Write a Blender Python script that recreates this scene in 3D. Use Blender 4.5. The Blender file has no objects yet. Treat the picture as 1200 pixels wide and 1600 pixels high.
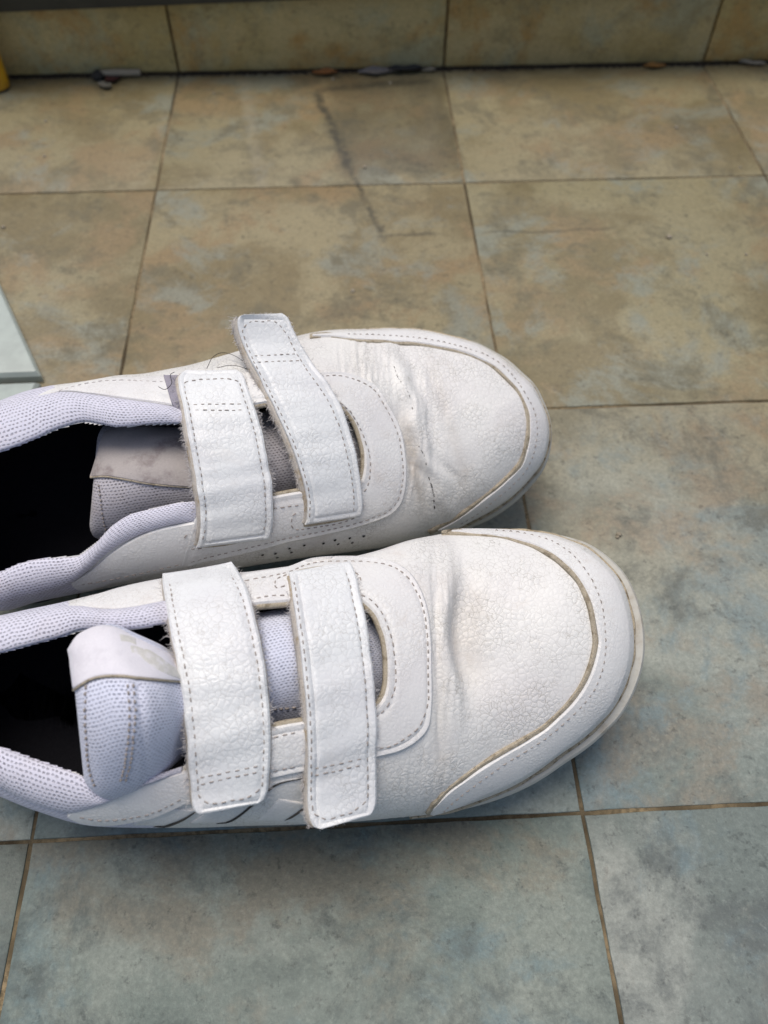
import bpy, bmesh, math, random
import numpy as np
from mathutils import Vector, Matrix, noise
from mathutils.bvhtree import BVHTree
random.seed(7)
rng = np.random.default_rng(7)
R = math.radians
scene = bpy.context.scene
col = scene.collection

# ------------------------------------------------------------------ camera
PITCH, YAW, ROLL = 0.953614, 0.0584746, 0.00933538
EYE = np.array([-0.0786766, -0.4776845, 0.3055569])
FPX = 1261.6                                   # focal length in pixels of the 1200 x 1600 photo
cp, sp = math.cos(PITCH), math.sin(PITCH)
FW = np.array([math.sin(YAW)*cp, math.cos(YAW)*cp, -sp])
RT = np.cross(FW, [0, 0, 1]); RT /= np.linalg.norm(RT)
UP = np.cross(RT, FW)
RT, UP = math.cos(ROLL)*RT + math.sin(ROLL)*UP, -math.sin(ROLL)*RT + math.cos(ROLL)*UP
cam_d = bpy.data.cameras.new('camera'); cam = bpy.data.objects.new('camera', cam_d); col.objects.link(cam)
cam.matrix_world = Matrix(((RT[0], UP[0], -FW[0], EYE[0]), (RT[1], UP[1], -FW[1], EYE[1]), (RT[2], UP[2], -FW[2], EYE[2]), (0, 0, 0, 1)))
cam_d.sensor_fit = 'AUTO'; cam_d.sensor_width = 36; cam_d.lens = 36*FPX/1600
cam_d.clip_start = 0.01; cam_d.clip_end = 200
cam_d.dof.use_dof = True; cam_d.dof.focus_distance = 0.275; cam_d.dof.aperture_fstop = 11.0
scene.camera = cam

# ------------------------------------------------------------------ world, sun, exposure
SUN_EL, SUN_AZ = R(78), R(-32)                  # azimuth measured from +Y (the wall side) towards +X
w = bpy.data.worlds.new('World'); scene.world = w; w.use_nodes = True
nt = w.node_tree; bg = nt.nodes['Background']
sky = nt.nodes.new('ShaderNodeTexSky'); sky.sky_type = 'NISHITA'; sky.sun_disc = False
sky.sun_elevation = SUN_EL; sky.sun_rotation = SUN_AZ; sky.air_density = 1.0; sky.dust_density = 4.0; sky.ozone_density = 1.0
nt.links.new(sky.outputs[0], bg.inputs[0]); bg.inputs[1].default_value = 0.135
sd = bpy.data.lights.new('sun', 'SUN'); sd.energy = 2.4; sd.angle = R(36); sd.color = (1, .945, .86)
sun = bpy.data.objects.new('sun', sd); col.objects.link(sun)
dirv = Vector((math.sin(SUN_AZ)*math.cos(SUN_EL), math.cos(SUN_AZ)*math.cos(SUN_EL), math.sin(SUN_EL)))
sun.rotation_euler = (-dirv).to_track_quat('-Z', 'Y').to_euler(); sun.location = dirv*3
vs = scene.view_settings; vs.view_transform = 'Standard'; vs.look = 'None'; vs.exposure = -0.2; vs.gamma = 1

# ------------------------------------------------------------------ helpers
def px_ray(px, py):
    d = FW + RT*((px-600)/FPX) + UP*((800-py)/FPX)
    return d/np.linalg.norm(d)
def to_px(P):
    d = np.asarray(P) - EYE; z = d@FW
    return np.stack([600+FPX*(d@RT)/z, 800-FPX*(d@UP)/z], -1)
def on_floor(px, py, z=0.0):
    d = px_ray(px, py); t = (z-EYE[2])/d[2]
    return EYE + d*t
def tag(o, label=None, cat=None, group=None, kind=None):
    for k, v in (('label', label), ('category', cat), ('group', group), ('kind', kind)):
        if v: o[k] = v
    return o
def empty(name, M):
    o = bpy.data.objects.new(name, None); o.empty_display_size = .02; col.objects.link(o); o.matrix_world = M
    return o
def mesh_obj(name, verts, faces, mat, parent=None, uvs=None, sharp=None, smooth=True):
    me = bpy.data.meshes.new(name)
    me.from_pydata([tuple(map(float, v)) for v in verts], [], [tuple(map(int, f)) for f in faces])
    me.update()
    if uvs is not None:
        li = np.empty(len(me.loops), dtype=np.int32); me.loops.foreach_get('vertex_index', li)
        uv = me.uv_layers.new(name='uv'); uv.data.foreach_set('uv', np.asarray(uvs, dtype=np.float32)[li].ravel())
    me.materials.append(mat)
    if smooth:
        me.shade_smooth()
        if sharp: me.set_sharp_from_angle(angle=R(sharp))
    o = bpy.data.objects.new(name, me); col.objects.link(o)
    if parent: o.parent = parent
    return o
def cr(P, n, closed=False, even=True):
    """smooth curve through the points, n samples, evenly spaced on the first two or three coordinates"""
    P = np.asarray(P, float); N = len(P)
    if closed: Q = np.vstack([P[-1], P, P[0], P[1]]); segs = N
    else: Q = np.vstack([2*P[0]-P[1], P, 2*P[-1]-P[-2]]); segs = N-1
    out = []
    K = max(12, int(6*n/segs))
    for s in range(segs):
        p0, p1, p2, p3 = Q[s], Q[s+1], Q[s+2], Q[s+3]
        a = np.linalg.norm(p1[:2]-p0[:2])**.5+1e-9; b = np.linalg.norm(p2[:2]-p1[:2])**.5+1e-9; c = np.linalg.norm(p3[:2]-p2[:2])**.5+1e-9
        t = (np.arange(K)/K)[:, None]
        m1 = (p2-p1) + b*((p1-p0)/a - (p2-p0)/(a+b))
        m2 = (p2-p1) + b*((p3-p2)/c - (p3-p1)/(b+c))
        out.append((2*t**3-3*t**2+1)*p1 + (t**3-2*t**2+t)*m1 + (-2*t**3+3*t**2)*p2 + (t**3-t**2)*m2)
    out = np.vstack(out + [Q[1 if closed else -2][None]])
    if not even: return out
    d = np.r_[0, np.cumsum(np.linalg.norm(np.diff(out[:, :2], axis=0), axis=1))]
    s = np.linspace(0, d[-1], n+1)[:-1] if closed else np.linspace(0, d[-1], n)
    return np.stack([np.interp(s, d, out[:, k]) for k in range(out.shape[1])], 1)
def inside(poly, x, y):
    poly = np.asarray(poly, float); r = np.zeros(len(x), bool); j = len(poly)-1
    for i in range(len(poly)):
        xi, yi = poly[i]; xj, yj = poly[j]
        c = ((yi > y) != (yj > y)) & (x < (xj-xi)*(y-yi)/(yj-yi+1e-12)+xi); r ^= c; j = i
    return r
def grid_faces(nu, nv, closed=False, flip=False):
    f = []
    for i in range(nu if closed else nu-1):
        a = i*nv; b = ((i+1) % nu)*nv
        for j in range(nv-1):
            q = (a+j, b+j, b+j+1, a+j+1); f.append(q[::-1] if flip else q)
    return f
def grid_uv(G, closed=False):
    du = np.r_[0, np.cumsum(np.linalg.norm(np.diff(G, axis=0), axis=2).mean(1))]
    dv = np.r_[0, np.cumsum(np.linalg.norm(np.diff(G, axis=1), axis=2).mean(0))]
    U, V = np.meshgrid(du, dv, indexing='ij')
    return np.stack([U, V], -1).reshape(-1, 2)
def grid_normals(G):
    a = np.gradient(G, axis=0); b = np.gradient(G, axis=1)
    n = np.cross(a, b); return n/(np.linalg.norm(n, axis=2, keepdims=True)+1e-12)
def smooth_grid(A, k, axes=(0, 1)):
    for _ in range(k):
        for ax in axes:
            B = A.copy(); s = [slice(None)]*A.ndim; l = list(s); r = list(s); s[ax] = slice(1, -1); l[ax] = slice(None, -2); r[ax] = slice(2, None)
            B[tuple(s)] = .5*A[tuple(s)] + .25*(A[tuple(l)]+A[tuple(r)]); A = B
    return A
def tube_geo(P, r, sides=6, V=None, F=None, caps=True):
    P = np.asarray(P, float); n = len(P); base = len(V)
    T = np.gradient(P, axis=0); T /= np.linalg.norm(T, axis=1, keepdims=True)+1e-12
    up = np.array([.13, .21, .97]); rr = np.broadcast_to(np.asarray(r, float), (n,))
    for i in range(n):
        a = np.cross(T[i], up); a /= np.linalg.norm(a)+1e-12; b = np.cross(a, T[i])
        for k in range(sides):
            t = 2*math.pi*k/sides; V.append(P[i] + rr[i]*(math.cos(t)*a + math.sin(t)*b))
    for i in range(n-1):
        for k in range(sides):
            F.append((base+i*sides+k, base+i*sides+(k+1) % sides, base+(i+1)*sides+(k+1) % sides, base+(i+1)*sides+k))
    if caps:
        F.append(tuple(base+k for k in range(sides))[::-1]); F.append(tuple(base+(n-1)*sides+k for k in range(sides)))
def tube(name, P, r, mat, parent, sides=8):
    V, F = [], []; tube_geo(P, r, sides, V, F)
    return mesh_obj(name, V, F, mat, parent, sharp=60)

# ------------------------------------------------------------------ materials
class NB:
    def __init__(s, name):
        s.m = bpy.data.materials.new(name); s.m.use_nodes = True; s.t = s.m.node_tree; s.N = s.t.nodes; s.L = s.t.links
        s.b = s.N['Principled BSDF']
    def n(s, typ, **kw):
        x = s.N.new(typ)
        for k, v in kw.items(): setattr(x, k, v)
        return x
    def put(s, sock, v):
        if isinstance(v, bpy.types.NodeSocket): s.L.new(v, sock)
        else: sock.default_value = v
    def math(s, op, a, b=0.0, c=0.0, clamp=False):
        x = s.n('ShaderNodeMath', operation=op, use_clamp=clamp)
        s.put(x.inputs[0], a); s.put(x.inputs[1], b); s.put(x.inputs[2], c); return x.outputs[0]
    def ramp(s, v, a, b, lo=0.0, hi=1.0):
        x = s.n('ShaderNodeMapRange', interpolation_type='SMOOTHSTEP'); s.put(x.inputs[0], v); s.put(x.inputs[1], a); s.put(x.inputs[2], b); s.put(x.inputs[3], lo); s.put(x.inputs[4], hi); return x.outputs[0]
    def mix(s, f, a, b, mode='MIX'):
        x = s.n('ShaderNodeMix', data_type='RGBA', blend_type=mode)
        s.put(x.inputs[0], f)
        for k, v in ((6, a), (7, b)): s.put(x.inputs[k], v if isinstance(v, bpy.types.NodeSocket) else (*v, 1))
        return x.outputs[2]
    def noise(s, vec, scale, detail=4, rough=.55, dist=0.0):
        x = s.n('ShaderNodeTexNoise'); s.put(x.inputs['Vector'], vec); s.put(x.inputs['Scale'], scale); s.put(x.inputs['Detail'], detail); s.put(x.inputs['Roughness'], rough); s.put(x.inputs['Distortion'], dist); return x
    def vor(s, vec, scale, feature='DISTANCE_TO_EDGE', rnd=1.0):
        x = s.n('ShaderNodeTexVoronoi', feature=feature); s.put(x.inputs['Vector'], vec); s.put(x.inputs['Scale'], scale); s.put(x.inputs['Randomness'], rnd); return x
    def sc(s, c, k):
        if isinstance(c, tuple): return tuple(min(1, x*k) for x in c)
        x = s.n('ShaderNodeVectorMath', operation='SCALE'); s.put(x.inputs[0], c); x.inputs['Scale'].default_value = k; return x.outputs[0]
    def obj(s): return s.n('ShaderNodeTexCoord').outputs['Object']
    def vadd(s, a, b, op='ADD'):
        x = s.n('ShaderNodeVectorMath', operation=op); s.put(x.inputs[0], a); s.put(x.inputs[1], b); return x.outputs[0]
    def scale(s, v, k):
        x = s.n('ShaderNodeVectorMath', operation='SCALE'); s.put(x.inputs[0], v); x.inputs['Scale'].default_value = k; return x.outputs[0]
    def bump(s, h, dist, strength=1.0, prev=None):
        x = s.n('ShaderNodeBump'); s.put(x.inputs['Height'], h); x.inputs['Distance'].default_value = dist; x.inputs['Strength'].default_value = strength
        if prev is not None: s.L.new(prev, x.inputs['Normal'])
        return x.outputs[0]
    def fin(s, c, rough=.6, norm=None, spec=.4):
        s.put(s.b.inputs['Base Color'], c if isinstance(c, bpy.types.NodeSocket) else (*c, 1)); s.put(s.b.inputs['Roughness'], rough)
        s.b.inputs['Specular IOR Level'].default_value = spec
        if norm is not None: s.L.new(norm, s.b.inputs['Normal'])
        return s.m

def leather(name, cell=330, base=(.74, .72, .70), dirt=(.40, .33, .25), crack=.55, amount=.35, smoothness=0.0, wear=.25):
    n = NB(name); o = n.obj()
    w1 = n.vadd(n.noise(o, 170, 4, .6).outputs['Color'], (.5, .5, .5), 'SUBTRACT')
    w2 = n.vadd(n.noise(o, 700, 3, .6).outputs['Color'], (.5, .5, .5), 'SUBTRACT')
    v = n.vadd(n.vadd(o, n.scale(w1, .0024)), n.scale(w2, .0005))
    big = n.vor(v, cell); small = n.vor(n.vadd(v, (.31, .17, .05)), cell*1.8)
    reg = n.ramp(n.noise(o, 70, 4, .6).outputs['Fac'], .36, .66)             # where the grain is deep or worn flat
    reg2 = n.ramp(n.noise(n.vadd(o, (.4, .1, .2)), 190, 3).outputs['Fac'], .40, .62)
    big2 = n.ramp(big.outputs['Distance'], 0.0, .34); sm2 = n.math('ADD', n.math('MULTIPLY', n.ramp(small.outputs['Distance'], 0.0, .16), reg2), n.math('SUBTRACT', 1.0, reg2))
    h = n.math('ADD', n.math('MULTIPLY', big2, .55), n.math('MULTIPLY', sm2, .30))
    h = n.math('ADD', h, n.math('MULTIPLY', n.noise(o, 2200, 3, .7).outputs['Fac'], .30))
    h = n.math('ADD', h, n.math('MULTIPLY', n.noise(o, 130, 4).outputs['Fac'], .9))
    line = n.math('SUBTRACT', 1.0, n.math('MULTIPLY', n.ramp(big.outputs['Distance'], 0, .065), n.math('ADD', n.math('SUBTRACT', 1.0, reg2), n.math('MULTIPLY', reg2, n.ramp(small.outputs['Distance'], 0, .04, .35, 1)))))
    line = n.math('MULTIPLY', n.math('MULTIPLY', line, crack), n.math('ADD', .28, n.math('MULTIPLY', reg, .72)))
    c = n.mix(n.ramp(n.noise(o, 28, 5, .6).outputs['Fac'], .35, .7), base, tuple(x*k for x, k in zip(base, (.92, .905, .92))))
    c = n.mix(n.math('MULTIPLY', n.ramp(n.noise(o, 60, 6, .65, .6).outputs['Fac'], .54, .78), wear), c, (.58, .50, .42))
    soil_shade = n.n('ShaderNodeAttribute', attribute_name='soil_shade').outputs['Fac']
    c = n.mix(n.math('MULTIPLY', soil_shade, n.ramp(n.noise(o, 320, 4, .7).outputs['Fac'], .3, .7, .55, 1.0)), c, (.40, .33, .25))
    c = n.mix(line, c, dirt)
    spk = n.ramp(n.noise(o, 900, 1).outputs['Fac'], .78, .82)
    c = n.mix(n.math('MULTIPLY', spk, .35), c, (.25, .21, .17))
    h = n.math('MULTIPLY', h, n.math('ADD', .45, n.math('MULTIPLY', reg, .75)))
    nm = n.bump(h, .00030, amount + .2)
    r = n.math('ADD', .30 + smoothness, n.math('MULTIPLY', n.noise(o, 90, 4).outputs['Fac'], .22))
    return n.fin(c, r, nm, .45)
def knit(name, pitch=.00142, base=(.75, .74, .84), hole=(.19, .18, .22), stain=.18):
    n = NB(name); uv = n.n('ShaderNodeUVMap').outputs[0]; o = n.obj()
    wob = n.vadd(n.noise(uv, 160, 3).outputs['Color'], (.5, .5, .5), 'SUBTRACT')
    v = n.vadd(uv, n.scale(wob, .0017)); s = n.n('ShaderNodeSeparateXYZ'); n.put(s.inputs[0], v)
    y = n.math('DIVIDE', s.outputs[1], pitch*.72); row = n.math('FLOOR', y)
    x = n.math('ADD', n.math('DIVIDE', s.outputs[0], pitch), n.math('MULTIPLY', row, .5))
    fx = n.math('SUBTRACT', n.math('FRACT', x), .5); fy = n.math('SUBTRACT', n.math('FRACT', y), .5)
    fx = n.math('MULTIPLY', fx, .78)
    fx = n.math('ADD', fx, n.math('MULTIPLY', n.math('ABSOLUTE', fy), .55))
    d = n.math('SQRT', n.math('ADD', n.math('MULTIPLY', fx, fx), n.math('MULTIPLY', fy, fy)))
    d = n.math('ADD', d, n.math('MULTIPLY', n.math('SUBTRACT', n.noise(o, 900, 2).outputs['Fac'], .5), .30))
    m = n.ramp(d, .14, .30, 1, 0)
    vary = n.ramp(n.noise(o, 240, 4).outputs['Fac'], .3, .7, .45, 1.0)
    m2 = n.math('MULTIPLY', m, vary)
    th = n.noise(o, 2600, 2).outputs['Fac']
    c = n.mix(th, base, tuple(k*.84 for k in base))
    c = n.mix(n.math('MULTIPLY', n.ramp(n.noise(o, 55, 5, .6).outputs['Fac'], .5, .75), stain), c, (.42, .33, .26))
    c = n.mix(n.math('MULTIPLY', m2, .8), c, hole)
    h = n.math('SUBTRACT', n.math('MULTIPLY', th, .25), m)
    n.b.inputs['Sheen Weight'].default_value = .25
    return n.fin(c, .9, n.bump(h, .0004, .8), .15)
def plain(name, c, rough=.6, nscale=400, var=.25, bump=.0002, dark=None, spec=.3, dscale=90):
    n = NB(name); o = n.obj(); f = n.noise(o, nscale, 4, .65).outputs['Fac']
    k = n.mix(f, tuple(x*(1+var) for x in c), tuple(x*(1-var) for x in c))
    if dark: k = n.mix(n.ramp(n.noise(o, dscale, 5, .7).outputs['Fac'], .48, .66), k, dark)
    return n.fin(k, rough, n.bump(f, bump, .7), spec)

M = {}
M['leather'] = leather('white_grained_leather', 540, (.765, .757, .725), (.43, .41, .37), crack=.90, amount=.32, wear=.34)
M['leather_smooth'] = leather('white_smooth_leather', 640, (.765, .76, .74), (.47, .43, .38), crack=.50, amount=.20, wear=.40)
M['strap'] = leather('white_strap_leather', 500, (.77, .785, .78), (.48, .47, .45), crack=.62, amount=.28, wear=.20)
M['knit'] = knit('white_collar_knit')
M['knit_tongue'] = knit('white_tongue_knit', .0013, (.76, .785, .92), (.21, .22, .30), .08)
M['knit_dark'] = knit('grey_tongue_knit', .0014, (.60, .57, .60), (.10, .09, .09), .3)
M['raw_edge'] = plain('raw_tan_edge', (.43, .375, .285), .9, 2200, .5, .0005, (.27, .225, .16), .1, 420)
M['welt'] = plain('dirty_welt', (.46, .39, .28), .9, 1900, .5, .0006, (.17, .13, .08), .1, 380)
M['backing'] = plain('fuzzy_strap_backing', (.52, .48, .43), 1.0, 2200, .35, .0005, (.38, .31, .22), .05, 160)
M['fibre'] = plain('pale_fibre', (.62, .59, .58), .9, 300, .1, .0001)
M['velcro'] = plain('grey_hook_tape', (.33, .31, .36), 1.0, 2500, .5, .0006, (.16, .15, .19), .05)
M['thread'] = plain('grey_shade_thread', (.33, .29, .26), .9, 900, .35, .0001)  # dirty thread, darkened to stand for the shade in the stitch dents
M['thread_pale'] = plain('pale_thread', (.56, .53, .51), .9, 900, .3, .0001)
M['hair'] = plain('dark_hair', (.03, .025, .02), .6, 200, .1, .0001)
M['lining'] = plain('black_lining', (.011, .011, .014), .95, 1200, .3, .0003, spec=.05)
M['rubber'] = plain('off_white_rubber', (.50, .49, .44), .55, 240, .12, .00015, (.40, .36, .29), .4, 60)
M['label'] = plain('woven_label', (.74, .72, .76), .85, 1800, .1, .0002, (.66, .64, .68), .15)
M['label_dirty'] = plain('soiled_label', (.46, .42, .40), .85, 1500, .15, .0003, (.30, .26, .25), .15, 70)
M['worn_print'] = plain('worn_print', (.60, .585, .55), .9, 900, .2, .0003, (.70, .68, .70), .2, 300)
M['stripe_edge'] = plain('dark_stripe_edge', (.05, .045, .04), .7, 800, .3, .0001)  # edge shadow and dirt of the white stripes, drawn as a dark line
M['perforation'] = plain('perforation_hole', (.02, .018, .016), .9, 300, .1, .0001)

# ------------------------------------------------------------------ floor, wall
TILE = .2; JOINT = .0013; WALL_Y = .1502
def tile_mat(name, warm, E_, marks=None, cool=None):
    n = NB(name); o = n.obj(); inf = n.n('ShaderNodeObjectInfo')
    off = n.n('ShaderNodeCombineXYZ'); n.put(off.inputs[0], n.math('MULTIPLY', inf.outputs['Random'], 37.0)); n.put(off.inputs[1], n.math('MULTIPLY', inf.outputs['Random'], 91.0)); n.put(off.inputs[2], n.math('MULTIPLY', inf.outputs['Random'], 13.0))
    v = n.vadd(o, off.outputs[0])
    big = n.noise(v, 11, 6, .64, .25); mid = n.noise(n.vadd(v, (3.1, 1.7, 0)), 30, 7, .74, .25); blot = n.noise(n.vadd(v, (7.7, 2.2, 0)), 13, 6, .68, .4)
    fine = n.noise(v, 520, 4, .8); pit = n.noise(n.vadd(v, (1.2, 9.1, 0)), 110, 6, .75); blu = n.noise(n.vadd(v, (2.7, 6.2, 0)), 15, 6, .68, .4)
    A, B, C, D = warm
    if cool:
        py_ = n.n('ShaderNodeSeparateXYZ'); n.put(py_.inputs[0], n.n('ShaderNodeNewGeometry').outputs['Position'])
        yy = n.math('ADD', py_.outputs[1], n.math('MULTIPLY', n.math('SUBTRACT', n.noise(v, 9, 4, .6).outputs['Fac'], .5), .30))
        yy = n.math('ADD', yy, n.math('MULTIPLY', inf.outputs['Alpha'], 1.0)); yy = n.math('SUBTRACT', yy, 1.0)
        warm_cast = n.ramp(yy, -.42, -.14)  # tile tones vary; the light's warm-to-cool cast is put into the colour too
        A, B, C, D = [n.mix(warm_cast, cool[0][q], warm[q]) for q in range(4)]; E_ = n.mix(warm_cast, cool[1], E_)
    c = n.mix(n.ramp(big.outputs['Fac'], .42, .56), A, B)
    c = n.mix(n.math('MULTIPLY', n.ramp(blot.outputs['Fac'], .50, .62), .9), c, C)
    c = n.mix(n.math('MULTIPLY', n.ramp(blu.outputs['Fac'], .50, .63), .85), c, E_)
    c = n.mix(n.math('MULTIPLY', n.ramp(mid.outputs['Fac'], .49, .66), .8), c, D)
    c = n.mix(n.ramp(fine.outputs['Fac'], .34, .66, .34, 0), c, n.sc(A, .45))
    c = n.mix(n.ramp(fine.outputs['Fac'], .55, .75, 0, .18), c, n.sc(B, 1.5))
    c = n.mix(n.math('MULTIPLY', n.ramp(pit.outputs['Fac'], .57, .70), .42), c, n.sc(D, .40))
    spec_ = n.noise(n.vadd(v, (4.4, 5.1, 0)), 210, 3, .8); c = n.mix(n.ramp(spec_.outputs['Fac'],   .56, .72, 0, .48), c, n.sc(D, .33))
    c = n.mix(n.ramp(spec_.outputs['Fac'], .40, .26, 0, .22), c, n.sc(B, 1.35))
    if marks:
        ps = n.n('ShaderNodeNewGeometry').outputs['Position']; sx = n.n('ShaderNodeSeparateXYZ'); n.put(sx.inputs[0], ps)
        wob = n.math('MULTIPLY', n.math('SUBTRACT', n.noise(ps, 70, 4, .7).outputs['Fac'], .5), .006)
        X = n.math('ADD', sx.outputs[0], wob); Y = n.math('ADD', sx.outputs[1], wob)
        pat = n.ramp(n.noise(ps, 160, 4, .7).outputs['Fac'], .25, .6)
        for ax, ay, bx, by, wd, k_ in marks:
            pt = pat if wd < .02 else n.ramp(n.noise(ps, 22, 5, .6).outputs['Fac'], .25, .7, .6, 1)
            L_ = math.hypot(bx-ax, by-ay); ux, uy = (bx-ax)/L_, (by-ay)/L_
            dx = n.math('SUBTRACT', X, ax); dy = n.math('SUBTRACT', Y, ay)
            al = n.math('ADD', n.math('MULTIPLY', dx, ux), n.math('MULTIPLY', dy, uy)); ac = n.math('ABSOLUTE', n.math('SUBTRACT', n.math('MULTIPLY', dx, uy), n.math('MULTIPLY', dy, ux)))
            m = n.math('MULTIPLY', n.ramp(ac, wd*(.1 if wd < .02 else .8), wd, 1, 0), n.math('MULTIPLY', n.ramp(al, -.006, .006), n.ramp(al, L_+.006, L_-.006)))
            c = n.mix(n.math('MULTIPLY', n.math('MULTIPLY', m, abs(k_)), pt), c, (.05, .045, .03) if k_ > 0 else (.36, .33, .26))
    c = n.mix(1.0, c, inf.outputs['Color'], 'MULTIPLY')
    h = n.math('ADD', n.math('MULTIPLY', mid.outputs['Fac'], 1.0), n.math('MULTIPLY', fine.outputs['Fac'], .22))
    h = n.math('ADD', h, n.math('MULTIPLY', pit.outputs['Fac'], .4))
    r = n.ramp(mid.outputs['Fac'], .3, .7, .42, .62)
    return n.fin(c, r, n.bump(h, .0009, .55), .4)
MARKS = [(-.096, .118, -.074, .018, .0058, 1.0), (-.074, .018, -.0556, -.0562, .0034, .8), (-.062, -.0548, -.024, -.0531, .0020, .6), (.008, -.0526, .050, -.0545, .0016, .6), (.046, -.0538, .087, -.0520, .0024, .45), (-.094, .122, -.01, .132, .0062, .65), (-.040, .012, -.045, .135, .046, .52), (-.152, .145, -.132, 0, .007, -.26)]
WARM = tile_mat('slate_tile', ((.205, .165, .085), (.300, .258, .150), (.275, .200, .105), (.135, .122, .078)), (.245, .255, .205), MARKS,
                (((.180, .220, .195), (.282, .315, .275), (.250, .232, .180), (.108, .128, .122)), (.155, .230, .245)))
gm = NB('sandy_grout'); o_ = gm.obj(); g1 = gm.noise(o_, 14, 4, .6).outputs['Fac']; g2 = gm.noise(o_, 420, 4, .7).outputs['Fac']
gc = gm.mix(gm.ramp(g1, .38, .60), (.29, .225, .135), (.055, .042, .026)); gc = gm.mix(gm.ramp(g2, .40, .65, 0, .85), gc, (.10, .08, .05))
GROUT = gm.fin(gc, .95, gm.bump(g2, .0006, .8), .1)

floor = mesh_obj('floor', [(-1.4, -1.4, -.0007), (1.6, -1.4, -.0007), (1.6, WALL_Y+.02, -.0007), (-1.4, WALL_Y+.02, -.0007)], [(0, 1, 2, 3)], GROUT)
tag(floor, 'slate look tiled ground with sandy grout joints', 'floor', kind='structure')
def tile_mesh(sx, sy, t=.007, seg=22):
    """one tile, its top edge slightly eased and uneven; origin at the centre of its top face"""
    hx, hy = sx/2, sy/2; V, F = [], []
    ring = []
    for k in range(4):
        a = [(-hx, -hy), (hx, -hy), (hx, hy), (-hx, hy)][k]; b = [(-hx, -hy), (hx, -hy), (hx, hy), (-hx, hy)][(k+1) % 4]
        for i in range(seg): ring.append((a[0]+(b[0]-a[0])*i/seg, a[1]+(b[1]-a[1])*i/seg))
    n = len(ring)
    jit = [(random.uniform(-1, 1)*.00022, random.uniform(-1, 1)*.00022) for _ in ring]
    for ins, z in ((0, -t), (0, -.0008), (.0002, -.0002), (.0006, 0)):
        for (x, y), (jx, jy) in zip(ring, jit): V.append((x*(1-ins/hx)+jx, y*(1-ins/hy)+jy, z))
    for r_ in range(3):
        for i in range(n): F.append((r_*n+i, r_*n+(i+1) % n, (r_+1)*n+(i+1) % n, (r_+1)*n+i))
    F.append(tuple(3*n+i for i in range(n)))
    return V, F
tints = {}
def place_tile(i, j, sy=TILE, cy=None):
    V, F = tile_mesh(TILE-JOINT, sy-JOINT)
    cool = min(1, max(0, (-j-1)/1.0)) if j < 0 else 0
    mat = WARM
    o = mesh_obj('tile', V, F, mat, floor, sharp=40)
    o.location = ((i+.5)*TILE, cy if cy is not None else (j+.5)*TILE, random.uniform(-.0002, .0002))
    return o
for i in range(-6, 7):
    for j in range(-6, 0):
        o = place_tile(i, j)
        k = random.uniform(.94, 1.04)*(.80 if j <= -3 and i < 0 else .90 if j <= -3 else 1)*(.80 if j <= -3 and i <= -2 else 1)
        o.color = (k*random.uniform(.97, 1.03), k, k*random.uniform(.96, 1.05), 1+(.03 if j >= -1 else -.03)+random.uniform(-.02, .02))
    o = place_tile(i, 0, WALL_Y-.002, (WALL_Y-.002)/2)
    k = random.uniform(.84, .95); o.color = (k, k, k*.95, 1)

# low wall: tiled skirting with a recessed dark band above
wallm = plain('dark_ledge_stone', (.060, .055, .040), .95, 60, .3, .001)
SK_H = .0565
wx0, wx1, wy0, wy1, wz = -1.4, 1.6, WALL_Y+.006, WALL_Y+.32, SK_H-.004
nos = None
wall = mesh_obj('wall', [(wx0, wy0, -.01), (wx1, wy0, -.01), (wx1, wy0, wz), (wx0, wy0, wz), (wx0, wy1, -.01), (wx1, wy1, -.01), (wx1, wy1, wz), (wx0, wy1, wz)],
                [(0, 1, 2, 3), (4, 7, 6, 5), (3, 2, 6, 7), (0, 3, 7, 4), (1, 5, 6, 2)], wallm, smooth=False)
tag(wall, 'low step riser behind the shoes faced with brown tiles', 'step', kind='structure')
nz0, nz1, ny0 = .0, .014, WALL_Y-.0095
nos = mesh_obj('nosing', [(-1.2, ny0, nz0), (1.4, ny0, nz0), (1.4, ny0-.001, nz1), (-1.2, ny0-.001, nz1), (-1.2, WALL_Y+.33, nz0), (1.4, WALL_Y+.33, nz0), (1.4, WALL_Y+.33, nz1), (-1.2, WALL_Y+.33, nz1)],
               [(0, 1, 2, 3), (4, 7, 6, 5), (3, 2, 6, 7), (0, 3, 7, 4), (1, 5, 6, 2), (0, 4, 5, 1)], wallm, wall, smooth=False)
nos.rotation_euler = (0, R(-1.3), 0); nos.location = (-.25, 0, .0497)
SKIRT = tile_mat('skirting_tile_brown', ((.52, .40, .17), (.60, .48, .24), (.52, .31, .10), (.36, .30, .15)), (.46, .44, .28))

for i in range(-6, 7):
    h_ = min(SK_H, .0497+((i+.5)*TILE+.25)*math.tan(R(1.3))+.005)
    V, F = tile_mesh(TILE-.002, h_, .006)
    o = mesh_obj('riser_tile', V, F, SKIRT, wall, sharp=40)
    o.rotation_euler = (R(90), 0, 0); o.location = ((i+.5)*TILE+.0005, WALL_Y+random.uniform(-.0003, .0003), h_/2+.0012)
    k = random.uniform(.86, 1.0); o.color = (k, k, k*random.uniform(.93, 1), 1)

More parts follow.
